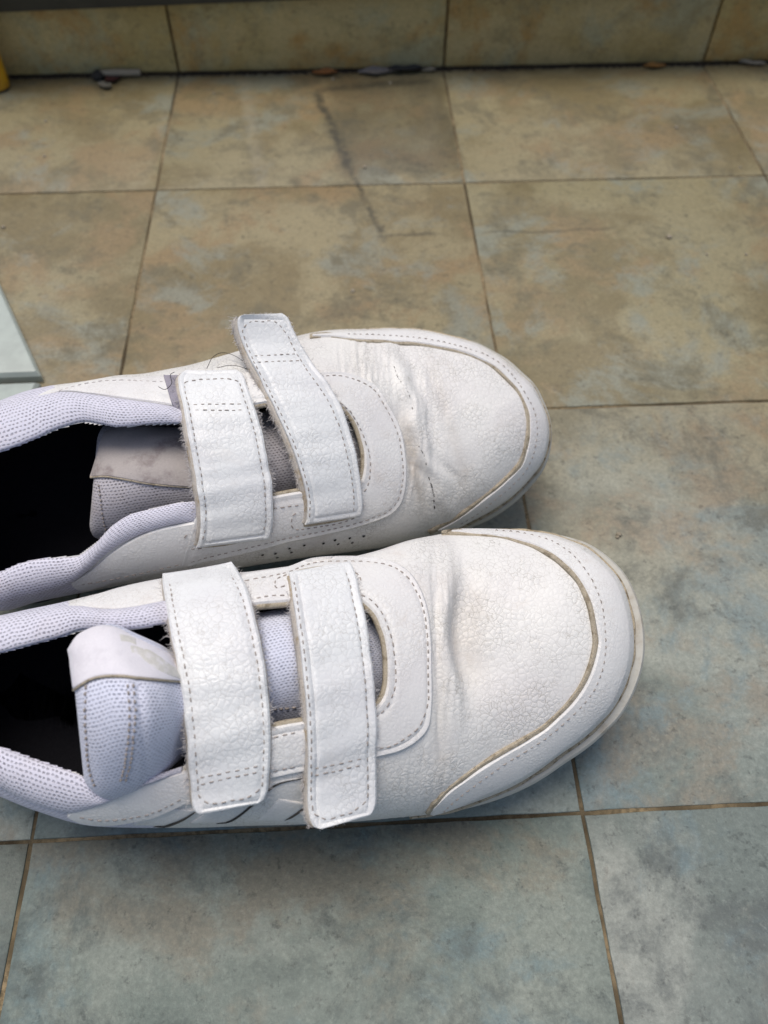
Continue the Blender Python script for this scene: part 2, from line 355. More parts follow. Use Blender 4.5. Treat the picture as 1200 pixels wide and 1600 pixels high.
# ------------------------------------------------------------------ litter along the step, things at the left edge
def flake(name, c, sx, sy, rot, mat, label, cat, curl=.3, t=.0004, z=.0012, seed=1):
    r = random.Random(seed); V, F = [], []; nx, ny = 9, 6
    for k in range(2):
        for i in range(nx):
            for j in range(ny):
                u = i/(nx-1)*2-1; v = j/(ny-1)*2-1
                wdt = max(.12, (1-abs(u)**2.2)); x = u*sx/2; y = v*sy/2*wdt*(1+.25*math.sin(5*u+seed))
                V.append((x, y, z + curl*sy*(v*v*.4+.12*math.sin(4*u+seed)) + (t if k else 0)))
    n = nx*ny
    for k in range(2):
        for f in grid_faces(nx, ny): F.append(tuple(a+k*n for a in (f if k else f[::-1])))
    rim = [(i*ny) for i in range(nx)] + [(nx-1)*ny+j for j in range(1, ny)] + [i*ny+ny-1 for i in range(nx-2, -1, -1)] + [j for j in range(ny-2, 0, -1)]
    for a, b in zip(rim, rim[1:]+rim[:1]): F.append((a, b, b+n, a+n))
    o = mesh_obj(name, V, F, mat, sharp=50); o.location = (c[0], c[1], 0); o.rotation_euler = (0, 0, rot); tag(o, label, cat); return o
def pebble(name, c, r, mat, label, cat, seed):
    bm = bmesh.new(); bmesh.ops.create_icosphere(bm, subdivisions=3, radius=r)
    for v in bm.verts:
        v.co *= 1+.28*noise.noise(v.co*(1.1/r)+Vector((seed, 0, 0))); v.co.z *= .7
    me = bpy.data.meshes.new(name); bm.to_mesh(me); bm.free(); me.materials.append(mat); me.shade_smooth()
    o = bpy.data.objects.new(name, me); col.objects.link(o); o.location = (c[0], c[1], r*.6); tag(o, label, cat); return o
leafm = plain('dry_brown_leaf', (.26, .11, .035), .8, 500, .4, .0003, (.10, .05, .02))
leafo = plain('orange_leaf', (.26, .13, .035), .75, 500, .3, .0003)
scrapm = plain('grey_plastic_scrap', (.20, .18, .165), .5, 300, .2, .0002)
palem = plain('pale_scrap', (.27, .235, .175), .7, 400, .15, .0002)
darkm = plain('black_grit', (.025, .024, .022), .8, 300, .3, .0003)
p = on_floor(177, 127); flake('leaf_scrap', p, .012, .010, .6, plain('maroon_leaf', (.055, .018, .014), .8, 500, .3), 'dark maroon leaf scrap lying against the pale stick by the step', 'leaf', seed=3)
p = on_floor(156, 117); pebble('pebble', (p[0], WALL_Y-.006), .0048, darkm, 'black pebble at the left end of the litter beside the step', 'pebble', 2)
p = on_floor(200, 120); V, F = [], []; tube_geo([(p[0]-.020, WALL_Y-.004, .0032), (p[0]-.006, WALL_Y-.0043, .0036), (p[0]+.010, WALL_Y-.0035, .0030)], [.0022, .0026, .0023], 10, V, F)
tag(mesh_obj('stick', V, F, palem, sharp=50), 'short pale stick lying in the corner of the step next to the black pebble', 'stick')
p = on_floor(165, 138); flake('paper_scrap', p, .012, .007, -.5, plain('dull_paper', (.14, .13, .10), .8, 300, .2), 'crumpled dull paper scrap in front of the black pebble', 'paper scrap', .5, seed=5)
p = on_floor(508, 109); flake('leaf', (p[0], WALL_Y-.006), .019, .008, .05, leafm, 'reddish brown dry leaf against the step left of the grey plastic scrap', 'leaf', .4, seed=7)
p = on_floor(590, 108); flake('plastic_scrap', (p[0], WALL_Y-.006), .030, .010, .06, scrapm, 'long grey plastic scrap lying along the foot of the step', 'plastic scrap', .3, seed=9)
p = on_floor(632, 106); flake('dark_leaf', (p[0], WALL_Y-.0065), .026, .008, .02, plain('black_leaf', (.03, .03, .028), .8, 300, .3), 'blackened leaf overlapping the right end of the grey plastic scrap', 'leaf', .4, z=.003, seed=11)
p = on_floor(669, 105); flake('white_scrap', (p[0], WALL_Y-.005), .011, .004, .1, palem, 'small whitish scrap beside the middle floor joint at the step', 'paper scrap', .4, seed=13)
p = on_floor(1020, 103); flake('leaf', (p[0], WALL_Y-.006), .017, .007, .0, leafo, 'orange dry leaf at the foot of the step on the right', 'leaf', .4, seed=15)
p = on_floor(1172, 99); flake('plastic_scrap', (p[0], WALL_Y-.005), .020, .005, -.25, palem, 'pale curved sliver at the foot of the step at far right', 'plastic scrap', .6, seed=17)
gp = [(520, 124, .0013), (570, 262, .0014), (1056, 200, .0016), (1045, 371, .0018), (1018, 176, .0009), (551, 456, .0016), (334, 146, .0012), (967, 836, .0013), (610, 130, .0012), (1156, 262, .0010), (6, 356, .0016), (72, 190, .0012), (690, 62, .001), (1165, 398, .001), (70, 245, .0012), (1104, 398, .0009), (965, 840, .0009)]
V, F = [], []
for px, py, r in gp:
    if py < 100: continue
    c = on_floor(px, py); b0 = len(V)
    for a in range(4):
        for k in range(6):
            rr = r*math.cos((a/3-.15)*1.45)*(1+.3*random.uniform(-1, 1)); V.append((c[0]+rr*math.cos(k*1.047), c[1]+rr*math.sin(k*1.047), r*.9*math.sin(a/3*1.5)))
    F += [(b0+a*6+k, b0+a*6+(k+1) % 6, b0+a*6+6+(k+1) % 6, b0+a*6+6+k) for a in range(3) for k in range(6)] + [tuple(b0+18+k for k in range(6))]
tag(mesh_obj('grit', V, F, palem), 'pale grit specks scattered over the tiled floor', 'grit', kind='stuff')
V, F = [], []                                             # crumbs of dark dirt packed along the foot of the step
for _ in range(2200):
    x = random.uniform(-.42, .34); 
    if noise.noise(Vector((x*25, 2.2, 0))) < -.15 and random.random() < .8: continue
    c = (x, WALL_Y-random.random()**2*.0045, .0006); r = random.uniform(.0006, .0017); b0 = len(V)
    V += [(c[0]+r*random.uniform(.6, 1.2)*math.cos(k*1.2566), c[1]+r*random.uniform(.5, 1)*math.sin(k*1.2566), 0) for k in range(5)] + [(c[0], c[1], r)]
    F += [(b0+k, b0+(k+1) % 5, b0+5) for k in range(5)]
tag(mesh_obj('corner_dirt', V, F, plain('packed_dirt', (.035, .027, .018), .95, 800, .5, .0003)), 'dark packed dirt along the foot of the step', 'dirt', kind='stuff')

enamel = plain('white_glazed_board', (.40, .45, .41), .4, 25, .06, .0001, (.34, .38, .35), .5, 20)
def board(poly, z1, label):
    """flat board with a chamfered rim; poly is its outline on the ground, counter clockwise"""
    P = np.array(poly, float); n = len(P); c = P.mean(0); V, F = [], []
    for ins, z in ((0, .0004), (0, z1*.62), (.0014, z1*.95), (.0022, z1)):
        q = P.copy()
        for k in range(n):
            a, b = P[k-1]-P[k], P[(k+1) % n]-P[k]; a /= np.linalg.norm(a); b /= np.linalg.norm(b); sn = abs(a[0]*b[1]-a[1]*b[0]); q[k] = P[k]+(a+b)/sn*ins
        V += [(x, y, z) for x, y in q]
    for r_ in range(3): F += [(r_*n+k, r_*n+(k+1) % n, (r_+1)*n+(k+1) % n, (r_+1)*n+k) for k in range(n)]
    F += [tuple(3*n+k for k in range(n))]
    o = mesh_obj('board', V, F, enamel, sharp=25); tag(o, label, 'board', 'white boards at the left edge'); return o
zt = .007
a = on_floor(62, 582, zt)[:2]; b = on_floor(0, 446, zt)[:2]; d = (b-a)/np.linalg.norm(b-a)
ld = np.array([-1, -.015])
board([a, a+d*.16, a+d*.16+ld*.20, a+ld*.20], zt, 'white glazed board on the floor at the left edge with a slanted right side')
a2 = on_floor(60, 594, zt)[:2]; d2 = np.array([-.12, -1.0])
board([a2+ld*.20, a2+ld*.20+d2*.05, a2+d2*.05, a2], zt, 'second white board butted to the slanted one, mostly hidden by the shoe')
yel = plain('yellow_paint', (.62, .33, .02), .45, 120, .15, .0002, (.45, .22, .02))
yb = np.array([-.3348, WALL_Y-.016])
pole = empty('yellow_post', Matrix.Translation((yb[0], yb[1], 0))); tag(pole, 'yellow post standing in the corner at the upper left of the photo', 'post')
V, F = [], []; tube_geo([(.0045, 0, .0018), (.006, .0005, .05), (.012, .001, .20), (.016, .001, .30)], .0090, 24, V, F); mesh_obj('shaft', V, F, yel, pole, sharp=50)
V, F = [], []; tube_geo([(.0045, 0, .0003), (.0045, 0, .001), (.0045, 0, .0018)], [.0088, .0090, .0090], 24, V, F); mesh_obj('foot', V, F, darkm, pole, sharp=50)  # added dark ring, stands in for the contact shade under the post
mesh_obj('grout', [(-1.2, WALL_Y+.0035, 0), (1.4, WALL_Y+.0035, 0), (1.4, WALL_Y+.0035, SK_H-.002), (-1.2, WALL_Y+.0035, SK_H-.002)], [(0, 1, 2, 3)], plain('tan_grout', (.30, .21, .10), .95, 300, .3, .0005, (.12, .09, .05), .1, 30), wall, smooth=False)

# ------------------------------------------------------------------ shoes
class Shoe:
    def __init__(s, pivot, heading, tilt):
        P0 = on_floor(*pivot)
        ex = np.array([math.cos(heading), math.sin(heading), 0]); nh = np.array([-math.sin(heading), math.cos(heading), 0]); Z = np.array([0, 0, 1.])
        ey = math.cos(tilt)*nh + math.sin(tilt)*Z; ez = -math.sin(tilt)*nh + math.cos(tilt)*Z
        s.P0, s.B = P0, np.stack([ex, ey, ez])           # rows: the local axes
        s.eye = s.B@(EYE-P0)
        s.M = Matrix(((ex[0], ey[0], ez[0], P0[0]), (ex[1], ey[1], ez[1], P0[1]), (ex[2], ey[2], ez[2], P0[2]), (0, 0, 0, 1)))
    def ray(s, px, py): return s.B@px_ray(px, py)
    def at(s, px, py, z):
        d = s.ray(px, py); t = (z-s.eye[2])/d[2]; return s.eye + d*t
    def px(s, P): return to_px(np.asarray(P)@s.B + s.P0)
    def hit(s, px, py, bvh=None):
        d = s.ray(px, py); h = (bvh or s.bvh).ray_cast(Vector(s.eye), Vector(d))
        if h[0] is None: return None
        nrm = np.array(h[1]); 
        if nrm@d > 0: nrm = -nrm
        return np.array(h[0]), nrm

def bvh_of(V, F): return BVHTree.FromPolygons([tuple(map(float, v)) for v in V], [tuple(map(int, f)) for f in F])

def build_envelope(s, outline, crest, spring, nu=720, nr=110, prof=(2.1, 2.0), bumps=None):
    """closed skin of the upper: rings from the sole line up to the crest"""
    x0, xt, amp = spring
    s.spring = lambda x: amp*max(0.0, min(1.2, (x-x0)/(xt-x0)))**2
    O = []
    for e in outline:
        px, py, z, wd = e
        if z is None:
            P = s.at(px, py, .024)
            for _ in range(4): P = s.at(px, py, .0195 + s.spring(P[0]))
        else: P = s.at(px, py, z*.01)
        O.append([*P, wd*.001])
    O = cr(np.array(O), nu, closed=True); s.O = O
    Cc = np.array([s.at(px, py, z*.01) for px, py, z in crest])
    Cs = cr(Cc, 300)
    order = np.argsort(Cs[:, 0]); cx = Cs[order, 0]
    lo, hi = cx[0], cx[-1]; k = .012
    xx = O[:, 0]
    soft = xx.copy()
    soft = hi - np.log1p(np.exp((hi-soft)/k))*k; soft = lo + np.log1p(np.exp((soft-lo)/k))*k; soft = np.clip(soft, lo, hi)
    ker = np.ones(25)/25
    soft = np.convolve(np.r_[soft[-12:], soft, soft[:12]], ker, 'valid')
    C = np.stack([soft, np.interp(soft, cx, Cs[order, 1]), np.interp(soft, cx, Cs[order, 2])], 1)
    th = np.linspace(0, math.pi/2, nr)
    rho = np.sin(th)[::-1]                                # 1 at the sole line, 0 at the crest
    n_, m_ = prof
    G = np.zeros((nu, nr, 3))
    for j, r in enumerate(rho):
        f = (1-r**n_)**(1/m_)
        G[:, j, :2] = C[:, :2] + (O[:, :2]-C[:, :2])*r
        G[:, j, 2] = O[:, 2] + (C[:, 2]-O[:, 2])*f
    s.G = G; s.nu, s.nr = nu, nr
    F = grid_faces(nu, nr, True)
    s.F = F; s.bvh = bvh_of(G.reshape(-1, 3), F)
    return G

def project(s, PX, off=0.0, bvh=None, nsm=3, zsm=2, slope=None):
    """a grid of photo points laid on the shoe; points past its outline continue outwards"""
    A, B, _ = PX.shape; P = np.full((A, B, 3), np.nan); Nn = np.zeros((A, B, 3))
    for i in range(A):
        for j in range(B):
            h = s.hit(*PX[i, j], bvh)
            if h: P[i, j], Nn[i, j] = h
    for _ in range(4):
        bad = np.isnan(P[..., 0])
        if not bad.any(): break
        for i, j in np.argwhere(bad):
            best = None
            for di, dj in ((-1, 0), (1, 0), (0, -1), (0, 1), (-2, 0), (2, 0), (-3, 0), (3, 0), (0, -3), (0, 3), (-6, 0), (6, 0), (0, -6), (0, 6)):
                a, b = i+di, j+dj
                if 0 <= a < A and 0 <= b < B and not np.isnan(P[a, b, 0]) and not bad[a, b]: best = (a, b); break
            if best:
                P[i, j] = s.at(*PX[i, j], P[best][2]); Nn[i, j] = Nn[best]
    zz = smooth_grid(P[..., 2], zsm)
    for i in range(A):
        for j in range(B): P[i, j] = s.at(*PX[i, j], zz[i, j])
    Nn = smooth_grid(Nn, nsm); Nn /= np.linalg.norm(Nn, axis=2, keepdims=True)+1e-9
    return P + Nn*np.asarray(off)[..., None] if np.ndim(off) else P + Nn*off, Nn

def pair_grid(pairs, nu, nv):
    p = np.array(pairs, float); c = cr(p, nu)
    t = np.linspace(0, 1, nv)[None, :, None]
    return c[:, None, :2]*(1-t) + c[:, None, 2:]*t
def plate(s, name, pairs, nu, nv, thick, mat, parent, bvh=None, bulge=0.0, edge=.0006, base=0.0, groove=None, sharp=35, zsm=2, closed_walls=True, wob=0.0):
    """a sheet of leather or cloth laid on the shoe between two traced edges, with rounded walls down to it"""
    PX = pair_grid(pairs, nu, nv)
    P, Nn = project(s, PX, 0.0, bvh, zsm=zsm)
    return plate_from(name, P, Nn, thick, mat, parent, bulge, edge, base, groove, sharp, wob)
def plate_from(name, P, Nn, thick, mat, parent, bulge=0.0, edge=.0006, base=0.0, groove=None, sharp=35, wob=0.0):
    A, B, _ = P.shape
    du = np.r_[0, np.cumsum(np.linalg.norm(np.diff(P, axis=0), axis=2).mean(1))]
    dv = np.r_[0, np.cumsum(np.linalg.norm(np.diff(P, axis=1), axis=2).mean(0))]
    eu = np.minimum(du, du[-1]-du)[:, None]; ev = np.minimum(dv, dv[-1]-dv)[None, :]
    d = np.minimum(eu, ev)
    t = np.clip(d/edge, 0, 1); h = thick*(.45 + .55*np.sqrt(1-(1-t)**2))
    if bulge: h = h + bulge*np.sin(math.pi*np.clip(dv/dv[-1], 0, 1))[None, :]
    if groove:
        gd, gw, gdep = groove; h = h - gdep*np.exp(-((d-gd)/gw)**2)
    if wob:
        for i in range(A):
            for j in range(B): h[i, j] += wob*noise.noise(Vector(P[i, j]*130))
    top = P + Nn*(h+base)[..., None]
    # wall: one more ring at the base
    V = list(top.reshape(-1, 3)); F = grid_faces(A, B)
    rim = [(0, j) for j in range(B)] + [(i, B-1) for i in range(1, A)] + [(A-1, j) for j in range(B-2, -1, -1)] + [(i, 0) for i in range(A-2, 0, -1)]
    b0 = len(V); UVs = list(grid_uv(top))
    for (i, j) in rim: V.append(P[i, j] + Nn[i, j]*(base-.0008)); UVs.append(UVs[i*B+j])
    n = len(rim)
    for k in range(n):
        a = rim[k][0]*B+rim[k][1]; b = rim[(k+1) % n][0]*B+rim[(k+1) % n][1]
        F.append((b, a, b0+k, b0+(k+1) % n))
    # orient outward
    c = np.cross(top[1, 0]-top[0, 0], top[0, 1]-top[0, 0])
    if c@Nn[0, 0] < 0: F = [f[::-1] for f in F]
    return mesh_obj(name, V, F, mat, parent, UVs, sharp), top

def stitches(s, name, pts, mat, parent, bvh=None, length=.00165, gap=.0009, rad=.00024, lift=.0004, px_pts=True, zsm=3):
    c = cr(np.array(pts, float), 240)
    P, Nn = project(s, c[:, None, :], 0, bvh, zsm=zsm); P, Nn = P[:, 0], Nn[:, 0]
    d = np.r_[0, np.cumsum(np.linalg.norm(np.diff(P, axis=0), axis=1))]
    V, F = [], []; q = .0004
    while q + length < d[-1]:
        L = length*random.uniform(.8, 1.15)
        pts_ = []
        for f, l in ((0, -.0004), (.2, .0), (.5, lift*.4), (.8, 0), (1, -.0004)):
            x = q+L*f; pts_.append([np.interp(x, d, P[:, k]) for k in range(3)] + np.array([np.interp(x, d, Nn[:, k]) for k in range(3)])*(lift+l))
        pts_ = np.array(pts_) + rng.normal(0, .00006, 3)
        tube_geo(pts_, rad*np.array([.6, 1, 1, 1, .6]), 5, V, F)
        q += L + gap*random.uniform(.8, 1.2)
    o = mesh_obj(name, V, F, mat, parent); tag(o, kind='stuff'); return o

def strap(s, pairs, parent, free_end, n_len=110, n_w=34, seam_w=.0024, back_l=4, back_r=3, lift0=.0022, cross=None, limit=.75, limit_from=None, label=None, curl=0.0):
    """pairs run from the anchored end to the free end: left edge | right edge"""
    PX = pair_grid(pairs, n_len, n_w)
    A, B = n_len, n_w
    for i in range(A):
        f_ = min(1, i/8, (A-1-i)/8)
        for c_, sd_ in ((0, 3.1), (-1, 8.7)): PX[i, c_, 0] += 1.3*f_*noise.noise(Vector((i*.10, sd_, pairs[0][0])))
        PX[i] = PX[i, 0]+(PX[i, -1]-PX[i, 0])*np.linspace(0, 1, B)[:, None]
    P, Nn = project(s, PX, 0.0, zsm=3, nsm=6)
    z = P[..., 2].copy()
    i0 = int(n_len*(limit_from if limit_from is not None else .5))
    for i in range(i0, A):                                # a stiff strap does not follow the side where it plunges
        step = np.linalg.norm(P[i, :, :2]-P[i-1, :, :2], axis=1).clip(0, .004)
        z[i] = np.maximum(z[i], z[i-1]-limit*step)
    if curl:
        t = np.clip((np.arange(A)-(A*.78))/(A*.22), 0, 1)[:, None]; z = z + curl*t**1.6
    tt = np.linspace(-1, 1, B); XX = np.stack([np.ones(B), tt, tt*tt], 1); pin = np.linalg.pinv(XX)
    co = z@pin.T; co = smooth_grid(np.repeat(co[:, :, None], 2, 2), 14, (0,))[..., 0]; zf = co@XX.T
    wgt = np.clip((np.arange(A)/A-.12)/.15, 0, 1)[:, None]; z = z*(1-wgt)+zf*wgt
    z = smooth_grid(z, 6)
    for i in range(A):
        for j in range(B): P[i, j] = s.at(*PX[i, j], z[i, j])
    N2 = grid_normals(P); N2 = np.where((N2[..., 2:3] < 0), -N2, N2); N2 = smooth_grid(N2, 3)
    c0, c1 = int(A*.12), int(A*.86); N2[:c0] = N2[c0]; N2[c1:] = N2[c1]; N2[:, :3] = N2[:, 3:4]; N2[:, -3:] = N2[:, -4:-3]; N2 = smooth_grid(N2, 4); N2 /= np.linalg.norm(N2, axis=2, keepdims=True)
    wv = np.array([[noise.noise(Vector((i*.11, j*.02, pairs[0][0]))) for j in range(B)] for i in range(A)])*.0006 + np.array([[abs(2*j/(B-1)-1)**3*(.5+noise.noise(Vector((i*.07, 5.1 if j < B/2 else 9.4, pairs[0][0])))) for j in range(B)] for i in range(A)])*.0005
    Pl = P + N2*(lift0 + wv)[..., None]
    st, top = plate_from('strap', Pl, N2, .0011, M['strap'], parent, edge=.0010, groove=(seam_w, .00045, .0006))
    if label: st['label'] = label
    # the felt backing, a little wider than the leather
    PXb = PX.copy(); ext = np.linspace(-1, 1, B)[None, :, None]
    dx = PX[:, -1:]-PX[:, :1]; dx = dx/np.linalg.norm(dx, axis=2, keepdims=True)
    PXb = PXb + dx*np.where(ext < 0, ext*back_l, ext*back_r)
    Pb = np.zeros_like(P)
    for i in range(A):
        for j in range(B): Pb[i, j] = s.at(*PXb[i, j], z[i, j]+.0002)
    plate_from('strap_backing', Pb, N2, .0019, M['backing'], st, edge=.0008, wob=.0004)
    bv = bvh_of(top.reshape(-1, 3), grid_faces(A, B))
    # seam all round, inset from the edges
    W = np.linalg.norm(PX[:, -1]-PX[:, 0], axis=1).mean(); k = 8.5/W
    iL = int(n_len*.02); iR = n_len-1
    Lc = PX[iL:, 0]*(1-k)+PX[iL:, -1]*k; Rc = PX[iL:, -1]*(1-k)+PX[iL:, 0]*k
    step = max(1, n_len//14)
    tdir = PX[-1].mean(0)-PX[-5].mean(0); tdir /= np.linalg.norm(tdir)
    e1 = (PX[-1, 0]*(1-k*2)+PX[-1, -1]*k*2)-tdir*7; e2 = (PX[-1, -1]*(1-k*2)+PX[-1, 0]*k*2)-tdir*7
    cut = int(n_len*.09)
    path = [*Lc[:-cut:step], Lc[-cut]] + [e1, (e1+e2)/2, e2] + [Rc[-cut], *Rc[:-cut:step][::-1]]
    stitches(s, 'stitching', path, M['thread'], st, bv, rad=.00022, lift=.00002)
    for c0, c1 in (cross or []): stitches(s, 'cross_stitching', [c0, ((c0[0]+c1[0])/2, (c0[1]+c1[1])/2), c1], M['thread'], st, bv, rad=.0002, lift=.00002)
    # fibres sticking out of the felt edges
    V, F = [], []
    for side, cnt in ((0, 330), (-1, 300)):
        for _ in range(cnt):
            i = random.randrange(2, A-1); p = Pb[i, side] + N2[i, side]*random.uniform(0, .0017)
            out = (Pb[i, side]-Pb[i, side+1 if side == 0 else -2]); out /= np.linalg.norm(out)+1e-9
            L = random.uniform(.0006, .0020)*(1.6 if random.random() < .12 else 1); q = [p]; dv_ = out*.8+rng.normal(0, .5, 3)
            for _k in range(3): dv_ = dv_+rng.normal(0, .45, 3); q.append(q[-1]+dv_/np.linalg.norm(dv_)*L/3)
            tube_geo(q, np.array([.00008, .00007, .00006, .00003]), 3, V, F, False)
    for _ in range(150):
        j = random.randrange(B); p = Pb[-1, j]+N2[-1, j]*random.uniform(0, .0015); out = Pb[-1, j]-Pb[-3, j]; out /= np.linalg.norm(out)
        q = [p]; dv_ = out+rng.normal(0, .5, 3)
        for _k in range(3): dv_ = dv_+rng.normal(0, .5, 3); q.append(q[-1]+dv_/np.linalg.norm(dv_)*random.uniform(.0002, .0006))
        tube_geo(q, np.array([.00008, .00007, .00006, .00003]), 3, V, F, False)
    tag(mesh_obj('fibres', V, F, M['fibre'], st), kind='stuff')
    return st, bv

def build_shoe(D):
    s = Shoe(D['pivot'], D['heading'], D['tilt'])
    tv = s.at(*D['toe_px'], .03)[0]; bx = s.at(*D['ball_px'], .02)[0]
    G = build_envelope(s, D['outline'], D['crest'], (bx, tv, D['spring']))
    root = empty('shoe', s.M); tag(root, D['label'], 'shoe', 'white strap shoes standing side by side')
    nu, nr = s.nu, s.nr
    # ---- dents, creases and fine puckers of the worn leather
    PX = s.px(G.reshape(-1, 3)).reshape(nu, nr, 2)
    N0 = grid_normals(np.vstack([G[-1:], G, G[:1]]))[1:-1]
    N0 = np.where(N0[..., 2:3] < 0, -N0, N0)
    N0[:, -1] = N0[:, -2]
    cx_ = G[:, -1, 0]; side = G[:, 0, 1] > G[:, -1, 1]
    ia, ib = np.where(side)[0], np.where(~side)[0]
    opp = np.empty(nu, int)
    opp[ia] = ib[np.abs(cx_[ia][:, None]-cx_[ib][None]).argmin(1)]; opp[ib] = ia[np.abs(cx_[ib][:, None]-cx_[ia][None]).argmin(1)]
    def even_crest(N):
        for q, wq in ((-1, .5), (-2, .42), (-3, .3), (-4, .15)): N[:, q] = N[:, q]*(1-wq)+N[opp, q]*wq
        return N/(np.linalg.norm(N, axis=2, keepdims=True)+1e-12)
    N0 = even_crest(N0.copy())
    disp = D['creases'](PX[..., 0], PX[..., 1])
    nz = np.array([noise.noise(Vector(p*55)) for p in G.reshape(-1, 3)]).reshape(nu, nr)
    disp = disp + nz*.0005*np.clip(1-np.abs(np.linspace(-1, 1, nr))**6, 0, 1)[None, :]
    Gd = G + N0*disp[..., None]
    # skirt down to the sole
    soil_shade = np.clip(D['soil_shade'](PX[..., 0], PX[..., 1]), 0, 1)
    low = []
    for dz, ins in ((-.022, .006), (-.010, .0025), (-.004, .0006)):
        q = G[:, 0].copy(); c = G[:, -1]; dirp = (c-q)[:, :2]; dirp /= np.linalg.norm(dirp, axis=1, keepdims=True)+1e-9
        q[:, :2] += dirp*ins; q[:, 2] = np.maximum(q[:, 2]+dz, .012+np.array([s.spring(x) for x in q[:, 0]])); low.append(q[:, None])
    Gf = np.concatenate(low + [Gd], 1); nf = nr+3
    F = np.array(grid_faces(nu, nf, True)); V = Gf.reshape(-1, 3)
    cen = V[F].mean(1); cpx = s.px(cen); top = (F[:, 0] % nf) > 14
    hole = inside(D['hole'], cpx[:, 0], cpx[:, 1]) & top
    knit_ = inside(D['knit_area'], cpx[:, 0], cpx[:, 1]) & ~hole
    if D.get('knit_low'): knit_ |= (cpx[:, 0] < D['knit_low']) & ~hole
    UVf = grid_uv(Gf); vv = UVf.copy()
    sf = np.concatenate([np.zeros((nu, 3)), soil_shade], 1).ravel()
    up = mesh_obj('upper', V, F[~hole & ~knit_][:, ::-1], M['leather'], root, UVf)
    at_ = up.data.attributes.new('soil_shade', 'FLOAT', 'POINT'); at_.data.foreach_set('value', sf.astype(np.float32))
    vn = np.empty(len(up.data.vertices)*3, np.float32); up.data.vertices.foreach_get('normal', vn); vn = even_crest(vn.reshape(nu, nf, 3).astype(float))
    up.data.normals_split_custom_set_from_vertices([tuple(q) for q in vn.reshape(-1, 3)])
    hq = mesh_obj('heel_quarter', V, F[knit_][:, ::-1], M['knit'], root, UVf)
    s.bvh2 = bvh_of(Gd.reshape(-1, 3), s.F)
    # ---- sole
    S = s.O[:, :3].copy(); T = np.roll(S, -3, 0)-np.roll(S, 3, 0); nrm = np.stack([T[:, 1], -T[:, 0]], 1); nrm /= np.linalg.norm(nrm, axis=1, keepdims=True)
    ctr = S[:, :2].mean(0)
    if ((S[:, :2]-ctr)*nrm).sum() < 0: nrm = -nrm
    wd = s.O[:, 3]; spr = np.array([s.spring(x) for x in S[:, 0]])
    prof = [(-.004, .0002), (-.0012, .0012), (-.0004, .006), (0, .011), (-.0001, .0165), (-.0007, .0188), (-.0016, .0196), (-.0030, .0192), (-.012, .0185)]
    rings = []
    for dx, z in prof:
        P = np.empty((nu, 3)); P[:, :2] = S[:, :2]+nrm*(wd+dx)[:, None]; P[:, 2] = z+spr; rings.append(P)
    SG = np.stack(rings, 1); k = SG.shape[1]
    SV = list(SG.reshape(-1, 3)); SF = grid_faces(nu, k, True)
    # bottom cap as a strip across
    c0 = len(SV); SV.append(np.r_[ctr, .0005])
    SF += [(((i+1) % nu)*k, i*k, c0) for i in range(nu)]
    sole = mesh_obj('sole', SV, SF, M['rubber'], root, sharp=50)
    # dirty line where upper meets sole (toe half)
    idx = [i for i in range(nu) if wd[i] > .0002]
    if idx:
        W = G[idx, 1] + N0[idx, 2]*.0004
        W[:, 2] -= .0004
        rr = np.array([.0008+.0004*noise.noise(Vector(p*160)) for p in W])
        tube('welt', W, rr, M['welt'], sole, 7)
    # ---- toe guard, its raw edge and seam
    gp_ = [(ox, oy, ix+(ox-ix)*D['guard_in'], iy+(oy-iy)*D['guard_in']) for ox, oy, ix, iy in D['guard']]
    tg, _ = plate(s, 'toe_guard', gp_, 240, 20, .0011, M['leather_smooth'], root, zsm=1)
    rp = np.array(D['piping'], float); c = cr(rp, 260)
    tn = np.gradient(c, axis=0); tn /= np.linalg.norm(tn, axis=1, keepdims=True); nn = np.stack([tn[:, 1], -tn[:, 0]], 1)
    hw = .92*D['pipe_w']*(1+.35*np.array([noise.noise(Vector((i*.08, 3.3, 0))) for i in range(260)]))[:, None]
    PXp = np.stack([c+nn*hw*f for f in np.linspace(-1, 1, 7)], 1)
    P, Nn = project(s, PXp, 0, zsm=1)
    plate_from('raw_edge', P, Nn, .0006, M['raw_edge'], tg, bulge=.0001, edge=.0003, wob=.0004)
    stitches(s, 'stitching', D['guard_seam'], M['thread'], tg, length=.0019, gap=.0006, rad=.00017, lift=.0010)
    # ---- throat overlay
    ov, ovt = plate(s, 'throat_overlay', D['overlay'], 300, 26, .0013, M['leather_smooth'], root, groove=(.0024, .0006, .00035))
    ovb = bvh_of(ovt.reshape(-1, 3), grid_faces(300, 26))
    for line in D['overlay_seams']: stitches(s, 'stitching', line, M['thread'], ov, ovb, lift=.00005, rad=.00022)
    # raw inner edge of the throat
    oc = cr(np.array(D['overlay'], float), 300)[:, 2:]
    P, Nn = project(s, oc[:, None], -.0004); P = P[:, 0]
    tube('raw_edge', P, .0011, M['raw_edge'], ov, 7)
    # ---- side panels
    for q in D['panels']:
        pn, pt = plate(s, 'side_panel', q['pairs'], 80, 24, q.get('t', .0010), M[q.get('mat', 'leather_smooth')], root)
        pb = bvh_of(pt.reshape(-1, 3), grid_faces(80, 24))
        for line in q.get('seams', []): stitches(s, 'stitching', line, M['thread_pale' if q.get('pale') else 'thread'], pn, pb, lift=.0001, rad=.0002)
    # ---- padded collar and black lining
    PXc = pair_grid(D['collar'], 300, 22); P, Nn = project(s, PXc, 0, zsm=3, nsm=8)
    v = np.linspace(0, 1, 22)[None, :]
    swell = D['swell']*np.sin(math.pi*v)**.6*np.array([.75+.4*noise.noise(Vector((i*.02, 7.7, 0))) for i in range(300)])[:, None]
    taper = np.clip(np.minimum(np.arange(300), 299-np.arange(300))/12, .25, 1)[:, None]
